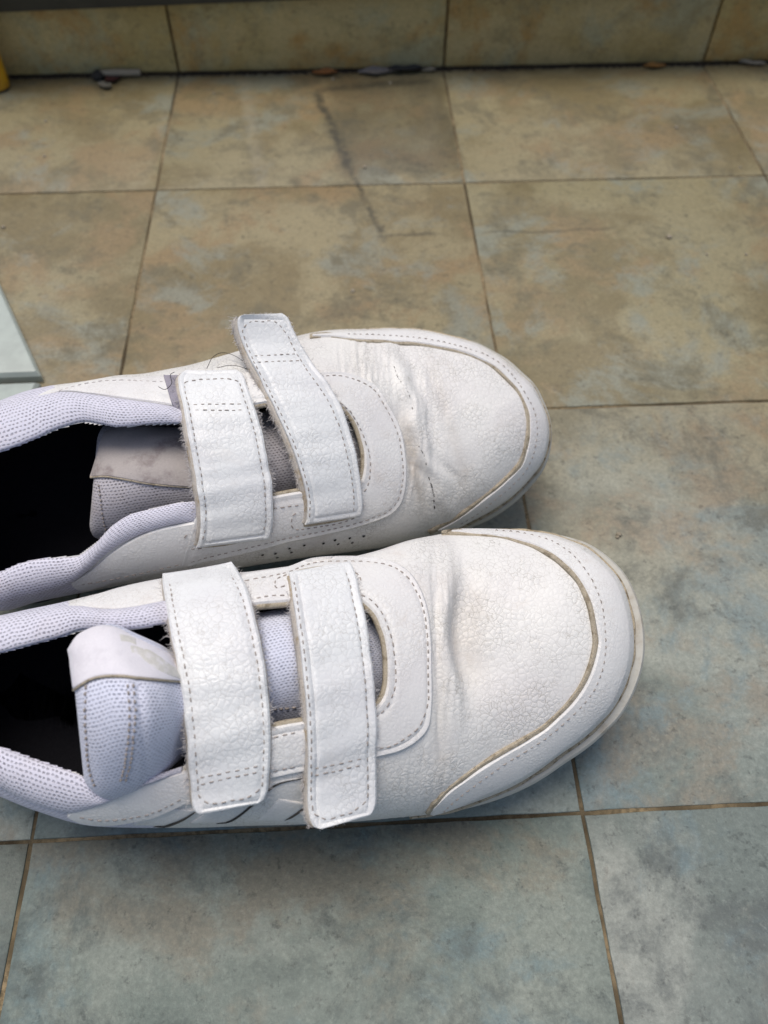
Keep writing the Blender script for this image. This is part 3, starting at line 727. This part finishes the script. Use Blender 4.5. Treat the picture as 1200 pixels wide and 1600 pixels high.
    sag = np.zeros((300, 22))
    T = P + Nn*(swell*taper+.0006)[..., None]
    inner = T[:, -1]; cinn = inner.mean(0)
    rows = [T]
    outp = inner[:, :2]-np.array([cinn[0], 0])*0; 
    dirn = inner[:, :2]-np.stack([np.clip(inner[:, 0], inner[:, 0].min()+.03, None), np.full(300, cinn[1])], 1)
    dirn /= np.linalg.norm(dirn, axis=1, keepdims=True)+1e-9
    for dz, do in ((-.0022, .0003), (-.005, .0012), (-.009, .0030)):
        q = inner.copy(); q[:, 2] += dz; q[:, :2] += dirn*do; rows.append(q[:, None])
    Tc = np.concatenate(rows, 1); nvc = Tc.shape[1]
    Fc = grid_faces(300, nvc)
    if np.cross(Tc[1, 5]-Tc[0, 5], Tc[0, 6]-Tc[0, 5])[2] < 0: Fc = [f[::-1] for f in Fc]
    cl = mesh_obj('collar', Tc.reshape(-1, 3), Fc, M['knit'], root, grid_uv(Tc))
    rows = []
    for dz, do in ((-.007, .0016), (-.016, .0045), (-.028, .0085), (-.042, .011), (-.060, .011)):
        q = inner.copy(); q[:, 2] = np.maximum(q[:, 2]+dz, .012); q[:, :2] += dirn*do; rows.append(q[:, None])
    Lg = np.concatenate(rows, 1)
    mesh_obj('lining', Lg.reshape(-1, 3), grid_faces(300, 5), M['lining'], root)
    ii = []
    for ins in (.0005, .016, .033): 
        q = s.O[:, :3].copy(); dd = G[:, -1, :2]-q[:, :2]; dd /= np.linalg.norm(dd, axis=1, keepdims=True)+1e-9
        q[:, :2] += dd*ins; q[:, 2] = .0205+spr; ii.append(q[:, None])
    IG = np.concatenate(ii, 1); IV = list(IG.reshape(-1, 3)); IF = grid_faces(nu, 3, True)
    IF += [(i*3+2, ((i+1) % nu)*3+2, ((nu-2-i) % nu)*3+2, ((nu-1-i) % nu)*3+2) for i in range(nu//2-1)]
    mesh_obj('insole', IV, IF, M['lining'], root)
    # ---- tongue
    tp = np.array(D['tongue'], float)                      # far px, near px, z far, z mid, z near (cm), along the length
    c = cr(tp, 150, even=True); A, B = 150, 60
    t = np.linspace(0, 1, B); TG = np.zeros((A, B, 3))
    for i in range(A):
        fx, fy, nx, ny, zf, zm, zn = c[i]
        for j, tt in enumerate(t):
            z = zf*(1-tt)*(1-2*tt)+4*zm*tt*(1-tt)+zn*tt*(2*tt-1)
            z += D['tongue_pad'](i/(A-1), tt)
            TG[i, j] = s.at(fx+(nx-fx)*tt, fy+(ny-fy)*tt, z*.01)
    e = np.minimum(np.minimum(np.arange(A)[::-1][:, None]*1.0, 99), np.minimum(np.arange(B)[None, :]*1.6, (B-1-np.arange(B))[None, :]*1.6))
    rnd = np.sqrt(np.clip(1-(1-np.clip(e/9, 0, 1))**2, 0, 1)); TG[..., 2] -= (1-rnd)*.005
    N2 = grid_normals(TG); N2 = np.where(N2[..., 2:3] < 0, -N2, N2)
    TG = smooth_grid(TG, 2)
    tg_, tt_ = plate_from('tongue', TG, N2, .001, M[D.get('tongue_mat', 'knit_tongue')], root, edge=.001)
    rim = np.concatenate([TG[:, 0], TG[-1], TG[::-1, -1]]); dn = rim.copy(); dn[:, 2] -= .010
    cen_ = TG.reshape(-1, 3).mean(0); dn[:, :2] += (cen_[:2]-dn[:, :2])*.08
    RV = np.stack([rim, (rim+dn)/2+np.array([0, 0, .001]), dn], 1); mesh_obj('tongue_edge', RV.reshape(-1, 3), grid_faces(len(rim), 3), M[D.get('tongue_mat', 'knit_tongue')], tg_, grid_uv(RV))
    tb = bvh_of(tt_.reshape(-1, 3), grid_faces(A, B)); s.tb = tb
    lb, lbt = plate(s, 'tongue_label', D['label_pairs'], 90, 40, .0010, M[D['label_mat']], tg_, tb, edge=.0006, wob=.0004)
    lbb = bvh_of(lbt.reshape(-1, 3), grid_faces(90, 40))
    for q in D.get('prints', []): plate(s, 'worn_print', q, 14, 8, .00025, M['worn_print'], lb, lbb, edge=.0004, wob=.0002)
    lowe = cr(np.array(D['label_pairs'], float), 90)[:, 2:]
    P, _ = project(s, lowe[:, None], .0005, tb); tube('label_hem', P[:, 0], .0004, M['raw_edge'], lb, 6)
    for line in D['tongue_seams']: stitches(s, 'stitching', line, M['thread'], tg_, tb, length=.0009, gap=.0011, rad=.0003, lift=.0003)
    # ---- the raw lined slots the straps come out of
    for q in D['slots']: plate(s, 'strap_slot', q, 40, 8, .0016, M['raw_edge'], ov, edge=.0008, wob=.0003)
    # ---- straps
    for q in D['straps']:
        strap(s, q['pairs'], root, None, cross=q.get('cross'), limit=q.get('limit', .75), limit_from=q.get('from', .5), curl=q.get('curl', 0), back_l=q.get('bl', 4), back_r=q.get('br', 3))
    # ---- printed/perforated details
    V, F = [], []
    for (px, py) in D['perforations']:
        h = s.hit(px, py)
        if not h: continue
        P, n_ = h; a = np.cross(n_, [0, 0, 1.]); a = a/np.linalg.norm(a) if np.linalg.norm(a) > 1e-6 else np.array([1., 0, 0]); b = np.cross(n_, a); i0 = len(V)
        for k in range(8): V.append(P+n_*.0004+(a*math.cos(k*math.pi/4)+b*math.sin(k*math.pi/4))*.0006)
        F.append(tuple(range(i0, i0+8)))
    if V: tag(mesh_obj('perforations', V, F, M['perforation'], up), kind='stuff')
    V, F = [], []
    for line, r in D['cracks']:
        cc = cr(np.array(line, float), 24); P, Nn = project(s, cc[:, None], .00005, s.bvh2, zsm=0)
        for k in range(0, 22, 4):
            if random.random() < .85:
                q = P[k:k+random.choice((2, 3, 4)), 0]+rng.normal(0, .00012, 3); 
                if len(q) > 1: tube_geo(q, r*random.uniform(.5, 1), 4, V, F)
    if V: tag(mesh_obj('cracks', V, F, M['perforation'], up), kind='stuff')
    for q in D.get('stripes', []):
        sp_, spt = plate(s, 'side_stripe', q['pairs'], 60, 12, .00035, M['leather_smooth'], root)
        P, _ = project(s, cr(np.array(q['edge'], float), 60)[:, None], .0002); tube('stripe_edge', P[:, 0], np.interp(np.arange(60), [0, 20, 45, 59], [.0002, .00045, .00045, .0001]), M['stripe_edge'], sp_, 6)
    for line, dz in D.get('threads', []):
        cc = cr(np.array(line, float), 40); P, Nn = project(s, cc[:, None], dz, zsm=6); tube('loose_thread', P[:, 0], .00012, M['hair'], root, 4)
    for q in D.get('hooks', []):
        plate(s, 'hook_tape', q, 40, 12, .0016, M['velcro'], root, edge=.0008, wob=.0006)
    return s, root

def gauss(x, c, w): return np.exp(-((x-c)/w)**2)
def win(y, a, b, f): return 1/(1+np.exp(-(y-a)/f))*1/(1+np.exp((y-b)/f))
def puckers(x, y, lx, ly, sx, sy, seed):
    r = np.random.default_rng(seed); out = np.zeros_like(x)
    for _ in range(9):
        k = r.uniform(.5, 1.4); ph = r.uniform(0, 6.28); bend = r.uniform(-.6, .6)
        out += np.sin((x-lx+bend*(y-ly)*.35)*2*math.pi/(9*k+4)+ph+np.sin(y*.03*k+ph))*gauss(y, ly+r.uniform(-sy, sy)*.5, sy*.7)
    return out/5*gauss(x, lx, sx)
def creases_near(x, y):
    e = 713+.06*(y-950)+6*np.sin(y*.03); t = x-e
    ramp = 1/(1+np.exp(-t/6.0))*np.exp(-np.clip(t, 0, None)/72)
    d = -.0072*ramp*win(y, 900, 1075, 20)
    d += .0010*gauss(t, -14, 12)*win(y, 890, 1120, 24)
    d += -.0009*gauss(x, 683+.03*(y-1000), 6)*win(y, 900, 1180, 20)
    d += .00060*puckers(x, y, 692, 1060, 26, 190, 3)
    d += .00055*puckers(x, y, 660, 1225, 45, 60, 5) + .0004*puckers(x, y, 690, 890, 30, 40, 6)
    return d
def creases_far(x, y):
    cx = 652+.33*(y-660)+5*np.sin(y*.043)+3*np.sin(y*.11+1)
    d = .0014*gauss(x, cx, 13)*win(y, 545, 800, 18)
    d += -.0014*gauss(x, cx-25, 14)*win(y, 640, 800, 22)
    d += -.0010*gauss(x, cx+22+4*np.sin(y*.06), 11)*win(y, 545, 780, 18)
    d += .0007*gauss(x, cx-44+.12*(y-660), 6)*win(y, 560, 740, 20)-.0006*gauss(x, cx+44, 9)*win(y, 560, 700, 20)
    d += .0007*puckers(x, y, 570, 580, 40, 60, 8) + .0006*puckers(x, y, 650, 700, 26, 110, 9)
    return d

near = dict(
    label='white two-strap shoe in front, its clean white tongue label bulging out of the opening', pivot=(690, 1284), heading=R(1.5), tilt=R(22), toe_px=(995, 980), ball_px=(640, 1060), spring=.012,
    outline=[(-215, 1100, 4.5, -5), (-190, 1030, 4.5, -5), (-120, 985, 4.8, -5), (0, 962, 5, -6), (100, 942, 5, -6), (200, 918, 5, -6), (300, 902, 4.8, -6), (400, 893, 4.5, -6), (500, 880, 4.2, -6), (580, 864, 3.8, -5), (640, 845, 3.3, -3), (690, 836, None, -.5), (740, 832, None, .3), (790, 831, None, .6), (825, 832, None, 1.0), (860, 837, None, 1.8), (890, 847, None, 2.6), (915, 858, None, 3.2), (940, 877, None, 3.8), (965, 905, None, 4.3), (978, 935, None, 4.8), (986, 970, None, 5.1), (988, 1000, None, 5.3), (986, 1030, None, 5.3), (975, 1070, None, 5.1), (955, 1108, None, 4.8), (935, 1130, None, 4.6), (910, 1153, None, 4.4), (870, 1182, None, 4.1), (842, 1203, None, 3.8), (805, 1225, None, 3.3), (760, 1245, None, 2.6), (700, 1266, None, 1.2), (650, 1274, 2.3, .5), (600, 1279, 2.8, -1.5), (540, 1283, 3.2, -5), (480, 1286, 3.6, -6), (400, 1288, 4, -7), (300, 1292, 4.3, -7), (200, 1292, 4.5, -7), (130, 1287, 4.6, -7), (60, 1266, 4.7, -7), (0, 1242, 4.8, -6), (-80, 1213, 4.7, -6), (-150, 1170, 4.6, -5), (-200, 1135, 4.5, -5)],
    crest=[(-130, 1090, 6.6), (0, 1090, 6.7), (100, 1090, 7.0), (200, 1088, 7.4), (300, 1083, 7.7), (400, 1075, 7.5), (500, 1062, 7.0), (600, 1045, 6.3), (700, 1025, 5.62), (770, 1010, 5.25), (815, 1000, 5.13), (850, 995, 5.10)],
    hole=[(0, 1021), (50, 1008), (95, 996), (130, 985), (170, 986), (215, 983), (260, 975), (330, 958), (400, 947), (455, 942), (500, 936), (540, 935), (575, 951), (593, 980), (603, 1022), (604, 1045), (603, 1070), (590, 1100), (560, 1112), (510, 1120), (470, 1127), (425, 1136), (350, 1165), (285, 1200), (232, 1215), (200, 1226), (160, 1237), (145, 1222), (120, 1207), (85, 1196), (45, 1182), (0, 1166), (-60, 1145), (-115, 1122), (-130, 1100), (-128, 1080), (-100, 1055), (-55, 1035)],
    knit_area=[(-400, 800), (60, 800), (110, 950), (110, 1270), (230, 1278), (260, 1310), (200, 1330), (-400, 1330)],
    creases=creases_near, soil_shade=lambda x, y: .30*gauss(x, 716+.06*(y-950), 7)*win(y, 900, 1060, 15)+.40*gauss(x, 742, 26)*win(y, 915, 1070, 22)+.18*gauss(x, 690, 14)*win(y, 900, 1270, 20),  # crease dirt, and the hollow's shade put into the colour
    guard=[(703, 831, 704, 834), (740, 830, 742, 836), (790, 831, 783, 841), (825, 834, 812, 848), (858, 841, 843, 859), (888, 851, 870, 876), (912, 862, 890, 894), (935, 879, 905, 911), (960, 907, 917, 934), (973, 937, 924, 956), (981, 971, 929, 985), (983, 1000, 931, 1004), (981, 1030, 926, 1030), (970, 1068, 918, 1053), (951, 1105, 908, 1073), (931, 1127, 894, 1093), (907, 1149, 880, 1108), (868, 1178, 848, 1137), (839, 1199, 822, 1153), (802, 1221, 785, 1174), (757, 1241, 757, 1192), (715, 1259, 730, 1211), (690, 1267, 700, 1234), (672, 1271, 673, 1262)],
    piping=[(690, 833), (712, 832), (740, 834), (780, 837), (810, 845), (840, 856), (870, 875), (890, 893), (905, 910), (916, 933), (923, 955), (928, 985), (930, 1005), (925, 1030), (917, 1053), (908, 1072), (894, 1092), (879, 1108), (850, 1135), (820, 1154), (785, 1174), (755, 1193), (725, 1214), (698, 1236), (676, 1258), (667, 1271)], pipe_w=3.5, guard_in=.055,
    guard_seam=[(770, 833), (815, 837), (860, 849), (890, 868), (907, 886), (921, 906), (932, 930), (939, 955), (942, 985), (943, 1010), (938, 1045), (925, 1077), (905, 1103), (880, 1126), (850, 1151), (820, 1170), (790, 1188), (760, 1209), (735, 1227), (705, 1250), (690, 1265)],
    overlay=[(262, 925, 262, 968), (330, 912, 330, 958), (400, 898, 400, 947), (450, 889, 455, 942), (485, 876, 500, 936), (530, 872, 540, 935), (580, 873, 560, 940), (615, 880, 575, 951), (640, 896, 586, 964), (657, 922, 593, 980), (668, 955, 599, 997), (673, 1000, 603, 1022), (674, 1050, 604, 1045), (674, 1100, 603, 1070), (668, 1138, 598, 1088), (650, 1158, 590, 1100), (625, 1172, 578, 1108), (600, 1179, 560, 1112), (560, 1187, 540, 1115), (520, 1195, 510, 1120), (472, 1204, 470, 1127), (425, 1214, 425, 1136), (360, 1232, 350, 1165), (290, 1250, 290, 1203)],
    overlay_seams=[[(380, 908), (450, 894), (485, 881), (530, 877), (585, 879), (615, 886), (638, 903), (653, 927), (663, 958), (668, 1000), (669, 1050), (669, 1095), (663, 1118), (653, 1138), (638, 1150), (618, 1163), (585, 1172)], [(562, 929), (580, 938), (595, 955), (606, 980), (613, 1005), (618, 1040), (618, 1070), (611, 1092), (600, 1110), (585, 1122)], [(425, 1153), (447, 1148), (472, 1143)], [(425, 1206), (447, 1201), (472, 1196)], [(398, 935), (425, 931), (452, 930)],
                   [(448, 915), (432, 918), (430, 908), (445, 899), (480, 889), (530, 887), (552, 893), (563, 903), (563, 915)]],
    panels=[dict(pairs=[(106, 1270, 114, 1265), (125, 1281, 150, 1252), (160, 1286, 185, 1241), (200, 1283, 230, 1221), (245, 1273, 260, 1211), (300, 1248, 300, 1199)], seams=[[(122, 1277), (160, 1282), (200, 1279), (240, 1270), (262, 1260), (292, 1244)]], t=.0013),
            dict(pairs=[(92, 958, 96, 954), (130, 941, 130, 952), (180, 923, 180, 955), (230, 911, 230, 949), (275, 903, 275, 944)], seams=[])],
    collar=[(300, 935, 300, 966), (258, 942, 260, 975), (200, 953, 215, 983), (165, 955, 170, 986), (130, 951, 130, 985), (95, 951, 95, 996), (50, 958, 50, 1008), (0, 968, 0, 1021), (-60, 985, -55, 1035), (-120, 1010, -100, 1055), (-165, 1050, -128, 1080), (-172, 1100, -130, 1100), (-155, 1145, -115, 1122), (-80, 1192, -60, 1145), (0, 1225, 0, 1166), (40, 1245, 45, 1182), (80, 1260, 85, 1196), (112, 1267, 120, 1207), (140, 1261, 145, 1222), (165, 1252, 160, 1236), (200, 1237, 200, 1225), (230, 1222, 232, 1213), (285, 1206, 285, 1196)], swell=.0032,
    tongue=[(612, 985, 612, 1085, 4.9, 5.3, 4.9), (560, 955, 560, 1112, 5.4, 6.0, 5.3), (500, 948, 500, 1130, 5.8, 6.6, 5.4), (430, 953, 430, 1145, 6.1, 7.1, 5.6), (350, 975, 350, 1185, 6.4, 7.4, 5.6), (285, 1030, 285, 1180, 7.0, 7.8, 6.4), (245, 1008, 262, 1198, 7.4, 8.6, 6.9), (205, 990, 232, 1222, 7.6, 9.0, 7.0), (165, 974, 195, 1241, 7.8, 9.1, 7.0), (128, 986, 160, 1248, 7.9, 9.0, 7.0), (107, 1010, 128, 1222, 8.0, 8.7, 7.1)],
    tongue_pad=lambda u, t: .35*math.exp(-((u-.82)/.10)**2)*math.sin(math.pi*t)-.10*math.exp(-((u-.80)/.012)**2)*(t > .35),
    label_pairs=[(109, 1016, 118, 1078), (126, 992, 140, 1064), (160, 979, 165, 1058), (182, 983, 190, 1058), (205, 996, 215, 1061), (240, 1013, 245, 1064), (312, 1050, 312, 1068)], label_mat='label',
    prints=[[(187, 991, 189, 1002), (200, 993, 202, 1003), (212, 998, 213, 1008)], [(203, 1008, 206, 1019), (214, 1010, 216, 1022), (224, 1014, 224, 1024)], [(216, 1020, 224, 1030), (228, 1014, 238, 1042), (246, 1024, 258, 1052), (268, 1040, 280, 1060), (290, 1050, 296, 1062)]],
    tongue_seams=[[(136, 1068), (134, 1110), (136, 1160), (140, 1200), (150, 1232)], [(199, 1068), (203, 1110), (201, 1150), (196, 1190), (188, 1222)], [(207, 1068), (211, 1110), (209, 1150), (204, 1190), (196, 1222)], [(425, 1108), (447, 1106), (470, 1104)]],
    straps=[dict(pairs=[(258, 906, 362, 888), (258, 918, 370, 898), (264, 955, 385, 930), (272, 1000, 397, 970), (282, 1050, 407, 1015), (290, 1100, 415, 1065), (295, 1150, 419, 1110), (298, 1190, 421, 1155), (301, 1225, 419, 1205), (303, 1245, 417, 1228), (308, 1259, 410, 1244), (318, 1265, 396, 1251)], cross=[((310, 1216), (405, 1197)), ((312, 1226), (405, 1206))], limit=.55, curl=.003, bl=5, **{'from': .55}),
            dict(pairs=[(450, 902, 544, 884), (452, 912, 549, 895), (459, 960, 560, 936), (467, 1020, 569, 988), (473, 1075, 576, 1040), (477, 1130, 580, 1090), (478, 1180, 582, 1140), (478, 1225, 582, 1190), (479, 1255, 583, 1225), (482, 1277, 582, 1250), (488, 1287, 576, 1264), (500, 1290, 562, 1272)], cross=[((490, 1202), (573, 1184)), ((490, 1212), (573, 1194))], limit=.42, curl=.005, bl=5, **{'from': .55})],
    slots=[[(446, 909, 450, 918), (458, 899, 460, 912), (480, 892, 482, 906), (515, 888, 516, 902), (540, 891, 542, 900), (550, 896, 548, 902)]],
    prx=0, perforations=[(405, 890), (430, 886), (535, 865), (560, 862)],
    cracks=[([(990, 878), (994, 884)], .0002)] and [([(912, 874), (918, 880), (926, 886)], .00022)],
    stripes=[dict(pairs=[(307, 1266, 255, 1262), (285, 1279, 232, 1275), (258, 1289, 205, 1288)], edge=[(307, 1267), (285, 1280), (262, 1289), (240, 1291)]),
             dict(pairs=[(474, 1214, 400, 1226), (432, 1225, 372, 1238), (405, 1247, 350, 1252), (378, 1270, 322, 1270), (352, 1284, 298, 1286)], edge=[(474, 1215), (432, 1225), (405, 1247), (378, 1270), (358, 1283), (338, 1286)]),
             dict(pairs=[(480, 1256, 436, 1248), (460, 1272, 418, 1268), (445, 1281, 400, 1282)], edge=[(482, 1256), (462, 1271), (445, 1281)])],
)
far = dict(
    label='white two-strap shoe farther back, its front strap sticking up, grey soiled tongue label', pivot=(715, 838), heading=R(6), tilt=R(33), toe_px=(860, 665), ball_px=(600, 690), spring=.012,
    outline=[(-130, 790, 5, -5), (-115, 700, 5, -5), (-60, 648, 5.2, -5), (0, 627, 5.3, -6), (40, 613, 5.3, -6), (80, 605, 5.3, -6), (120, 599, 5.2, -6), (185, 589, 5.1, -6), (230, 586, 4.9, -6), (270, 579, 4.6, -6), (310, 571, 4.2, -6), (350, 561, 3.8, -5), (400, 546, 3.2, -4), (450, 533, 2.6, -2), (490, 525, None, .2), (520, 521, None, 1.0), (560, 518, None, 1.3), (605, 516, None, 1.5), (655, 518, None, 1.7), (700, 527, None, 2.0), (740, 539, None, 2.4), (765, 552, None, 2.6), (790, 568, None, 2.9), (812, 588, None, 3.0), (830, 605, None, 2.9), (845, 632, None, 2.7), (855, 660, None, 2.5), (855, 695, None, 2.6), (845, 725, None, 2.9), (830, 745, None, 3.2), (800, 775, None, 3.4), (765, 800, None, 3.2), (740, 813, None, 2.8), (715, 826, None, 1.8), (680, 838, None, .3), (640, 848, 2.6, -3), (600, 855, 3.2, -6), (550, 862, 3.6, -7), (500, 868, 4, -7), (430, 878, 4.4, -7), (350, 891, 4.8, -7), (250, 905, 5.2, -7), (150, 922, 5.4, -7), (60, 940, 5.5, -6), (0, 954, 5.5, -6), (-60, 930, 5.3, -5), (-110, 870, 5, -5)],
    crest=[(-50, 795, 7.3), (0, 795, 7.4), (100, 785, 7.7), (200, 768, 8.0), (300, 745, 8.1), (400, 725, 7.7), (500, 705, 7.0), (560, 695, 6.4), (620, 688, 5.85), (670, 681, 5.48), (710, 676, 5.32), (745, 672, 5.28)],
    hole=[(0, 707), (28, 697), (60, 684), (92, 670), (128, 660), (160, 664), (185, 668), (230, 664), (285, 662), (340, 650), (400, 634), (450, 627), (490, 622), (515, 624), (533, 635), (548, 652), (557, 668), (563, 687), (567, 703), (568, 718), (567, 735), (563, 750), (556, 762), (545, 768), (520, 768), (495, 766), (470, 767), (440, 772), (410, 778), (360, 786), (312, 783), (280, 785), (240, 794), (203, 804), (175, 822), (150, 848), (122, 868), (92, 870), (60, 873), (30, 880), (0, 893), (-40, 890), (-75, 840), (-85, 800), (-75, 765), (-40, 730)],
    knit_area=[(-400, 400), (85, 400), (85, 612), (60, 700), (60, 860), (118, 905), (128, 925), (140, 1000), (-400, 1000)],
    creases=creases_far, soil_shade=lambda x, y: .75*gauss(x, 646+.2*(y-720), 13)*win(y, 660, 790, 16)+.22*gauss(x, 690+.3*(y-620), 10)*win(y, 560, 760, 20)+.15*gauss(x, 560, 40)*win(y, 530, 600, 12),
    guard=[(486, 526, 487, 528), (520, 524, 520, 528), (560, 521, 560, 534), (605, 519, 610, 537), (655, 521, 652, 540), (699, 530, 690, 546), (738, 542, 719, 552), (763, 555, 748, 563), (787, 571, 773, 577), (809, 590, 793, 597), (827, 607, 808, 614), (842, 633, 818, 634), (851, 660, 823, 656), (851, 694, 821, 692), (841, 723, 813, 721), (827, 742, 803, 734), (797, 772, 775, 760), (763, 797, 750, 780), (738, 810, 728, 797), (713, 823, 707, 812), (690, 832, 680, 826)],
    piping=[(484, 526), (512, 524), (560, 531), (610, 534), (650, 537), (690, 543), (720, 549), (750, 560), (775, 575), (795, 595), (810, 612), (820, 632), (825, 655), (823, 692), (814, 722), (804, 735), (775, 762), (752, 780), (730, 797), (708, 812), (682, 826), (670, 832)], pipe_w=3.3, guard_in=.09,
    guard_seam=[(540, 526), (605, 528), (655, 532), (690, 538), (722, 546), (760, 559), (785, 576), (805, 598), (820, 621), (832, 645), (836, 670), (834, 692), (828, 715), (815, 738), (790, 763), (770, 779), (750, 796), (715, 817)],
    overlay=[(280, 594, 280, 658), (340, 588, 340, 648), (400, 583, 400, 634), (450, 584, 450, 627), (498, 584, 490, 622), (535, 583, 515, 624), (565, 591, 533, 635), (590, 607, 548, 652), (606, 633, 557, 668), (620, 658, 563, 687), (628, 680, 567, 703), (633, 710, 568, 718), (635, 740, 567, 735), (632, 768, 563, 750), (625, 788, 556, 762), (610, 803, 545, 768), (590, 812, 520, 768), (560, 822, 495, 766), (500, 836, 470, 767), (450, 846, 440, 772), (410, 857, 410, 778), (345, 872, 360, 788), (280, 886, 305, 805)],
    overlay_seams=[[(498, 588), (530, 587), (560, 595), (585, 610), (601, 635), (615, 661), (623, 682), (628, 711), (630, 740), (627, 765), (620, 784), (606, 799), (588, 807), (560, 817), (500, 831), (450, 841), (405, 852), (340, 867), (290, 880)], [(520, 622), (545, 640), (560, 664), (571, 690), (578, 717), (578, 740), (573, 762), (560, 777)], [(425, 795), (447, 792), (472, 788)], [(464, 801), (457, 806), (456, 822), (462, 827), (500, 823), (540, 815), (562, 806)], [(300, 828), (290, 838), (286, 850), (297, 857), (340, 851), (400, 841), (420, 836)]],
    panels=[dict(pairs=[(60, 621, 62, 623), (85, 610, 100, 614), (120, 602, 140, 617), (185, 592, 190, 624), (230, 590, 235, 630), (282, 587, 282, 637)], seams=[[(78, 616), (110, 605), (150, 597), (186, 594), (240, 596), (268, 597)]], pale=True),
            dict(pairs=[(112, 911, 114, 907), (125, 920, 140, 890), (170, 911, 175, 862), (200, 904, 205, 843), (250, 893, 245, 826), (315, 879, 318, 811)], seams=[[(125, 914), (170, 906), (200, 900), (250, 889), (290, 880)]], t=.0012)],
    collar=[(300, 640, 300, 662), (278, 638, 285, 662), (235, 631, 230, 664), (190, 625, 185, 668), (140, 618, 160, 664), (100, 615, 128, 660), (70, 619, 92, 670), (35, 626, 60, 684), (15, 631, 28, 697), (0, 635, 0, 707), (-50, 660, -40, 730), (-90, 700, -75, 765), (-105, 770, -85, 800), (-95, 850, -75, 840), (-50, 910, -40, 890), (0, 940, 0, 893), (30, 933, 30, 880), (60, 926, 60, 873), (90, 917, 92, 870), (112, 908, 122, 868), (140, 888, 150, 848), (170, 862, 175, 822), (200, 843, 203, 804), (240, 827, 240, 794), (280, 817, 280, 785), (315, 812, 312, 783)], swell=.0030,
    tongue=[(580, 690, 580, 742, 5.0, 5.3, 5.0), (545, 645, 545, 770, 5.2, 5.8, 5.2), (490, 630, 490, 780, 5.3, 6.3, 5.3), (420, 640, 420, 792, 5.4, 6.6, 5.5), (350, 655, 350, 806, 5.4, 6.7, 5.5), (290, 664, 292, 815, 5.4, 6.7, 5.4), (230, 660, 240, 825, 5.3, 6.6, 5.2), (190, 660, 185, 838, 5.2, 6.4, 5.0), (164, 662, 148, 840, 5.1, 6.2, 4.9), (152, 690, 142, 815, 5.2, 5.9, 4.9)],
    tongue_pad=lambda u, t: .25*math.exp(-((u-.85)/.10)**2)*math.sin(math.pi*t), tongue_mat='knit_dark',
    label_pairs=[(163, 676, 143, 746), (185, 668, 165, 745), (215, 667, 195, 749), (245, 667, 235, 756), (318, 672, 312, 762)], label_mat='label_dirty',
    tongue_seams=[[(155, 756), (158, 785), (162, 815), (168, 835)], [(266, 680), (265, 720), (263, 752)], [(272, 680), (271, 720), (269, 752)]],
    straps=[dict(bl=7, pairs=[(306, 851, 417, 838), (309, 843, 421, 828), (313, 815, 424, 800), (310, 775, 421, 755), (303, 730, 415, 715), (295, 685, 406, 675), (287, 640, 396, 640), (281, 610, 386, 612), (281, 597, 381, 596), (287, 590, 374, 588), (296, 588, 362, 586)], cross=[((300, 632), (382, 631)), ((302, 641), (384, 641))], limit=.7, **{'from': .6}),
            dict(pairs=[(473, 817, 556, 806), (476, 811, 560, 799), (477, 785, 560, 772), (470, 750, 555, 735), (455, 705, 546, 690), (436, 660, 533, 650), (413, 613, 513, 612), (392, 572, 490, 580), (378, 540, 470, 550), (370, 513, 455, 520), (371, 501, 448, 503), (380, 496, 438, 495)], cross=[((396, 556), (466, 553)), ((401, 566), (472, 563))], limit=.25, curl=.006, bl=7, **{'from': .55})],
    slots=[[(470, 812, 472, 821), (485, 808, 486, 821), (515, 802, 516, 816), (545, 796, 547, 809), (558, 796, 558, 803)], [(306, 846, 308, 853), (325, 842, 326, 853), (360, 838, 361, 848), (385, 836, 385, 842)]],
    perforations=[(452, 856), (430, 864), (475, 851), (523, 843), (528, 849), (546, 840), (550, 847), (568, 837), (433, 870), (455, 862), (505, 848), (410, 866)],
    cracks=[([(616, 572), (622, 590), (632, 605)], .00016), ([(634, 606), (640, 620), (645, 640)], .00016), ([(655, 697), (662, 708), (668, 735)], .0002), ([(670, 745), (676, 765), (680, 797)], .00036)],
    hooks=[[(256, 590, 262, 610), (268, 590, 272, 640), (283, 590, 288, 660), (294, 590, 300, 690)]],
    threads=[([(325, 587), (335, 570), (350, 563), (370, 568), (390, 582)], .003), ([(252, 617), (262, 621), (272, 612), (270, 600), (276, 596)], .004), ([(340, 582), (365, 578), (392, 585)], .002)],
)
sA, rootA = build_shoe(near)
sB, rootB = build_shoe(far)
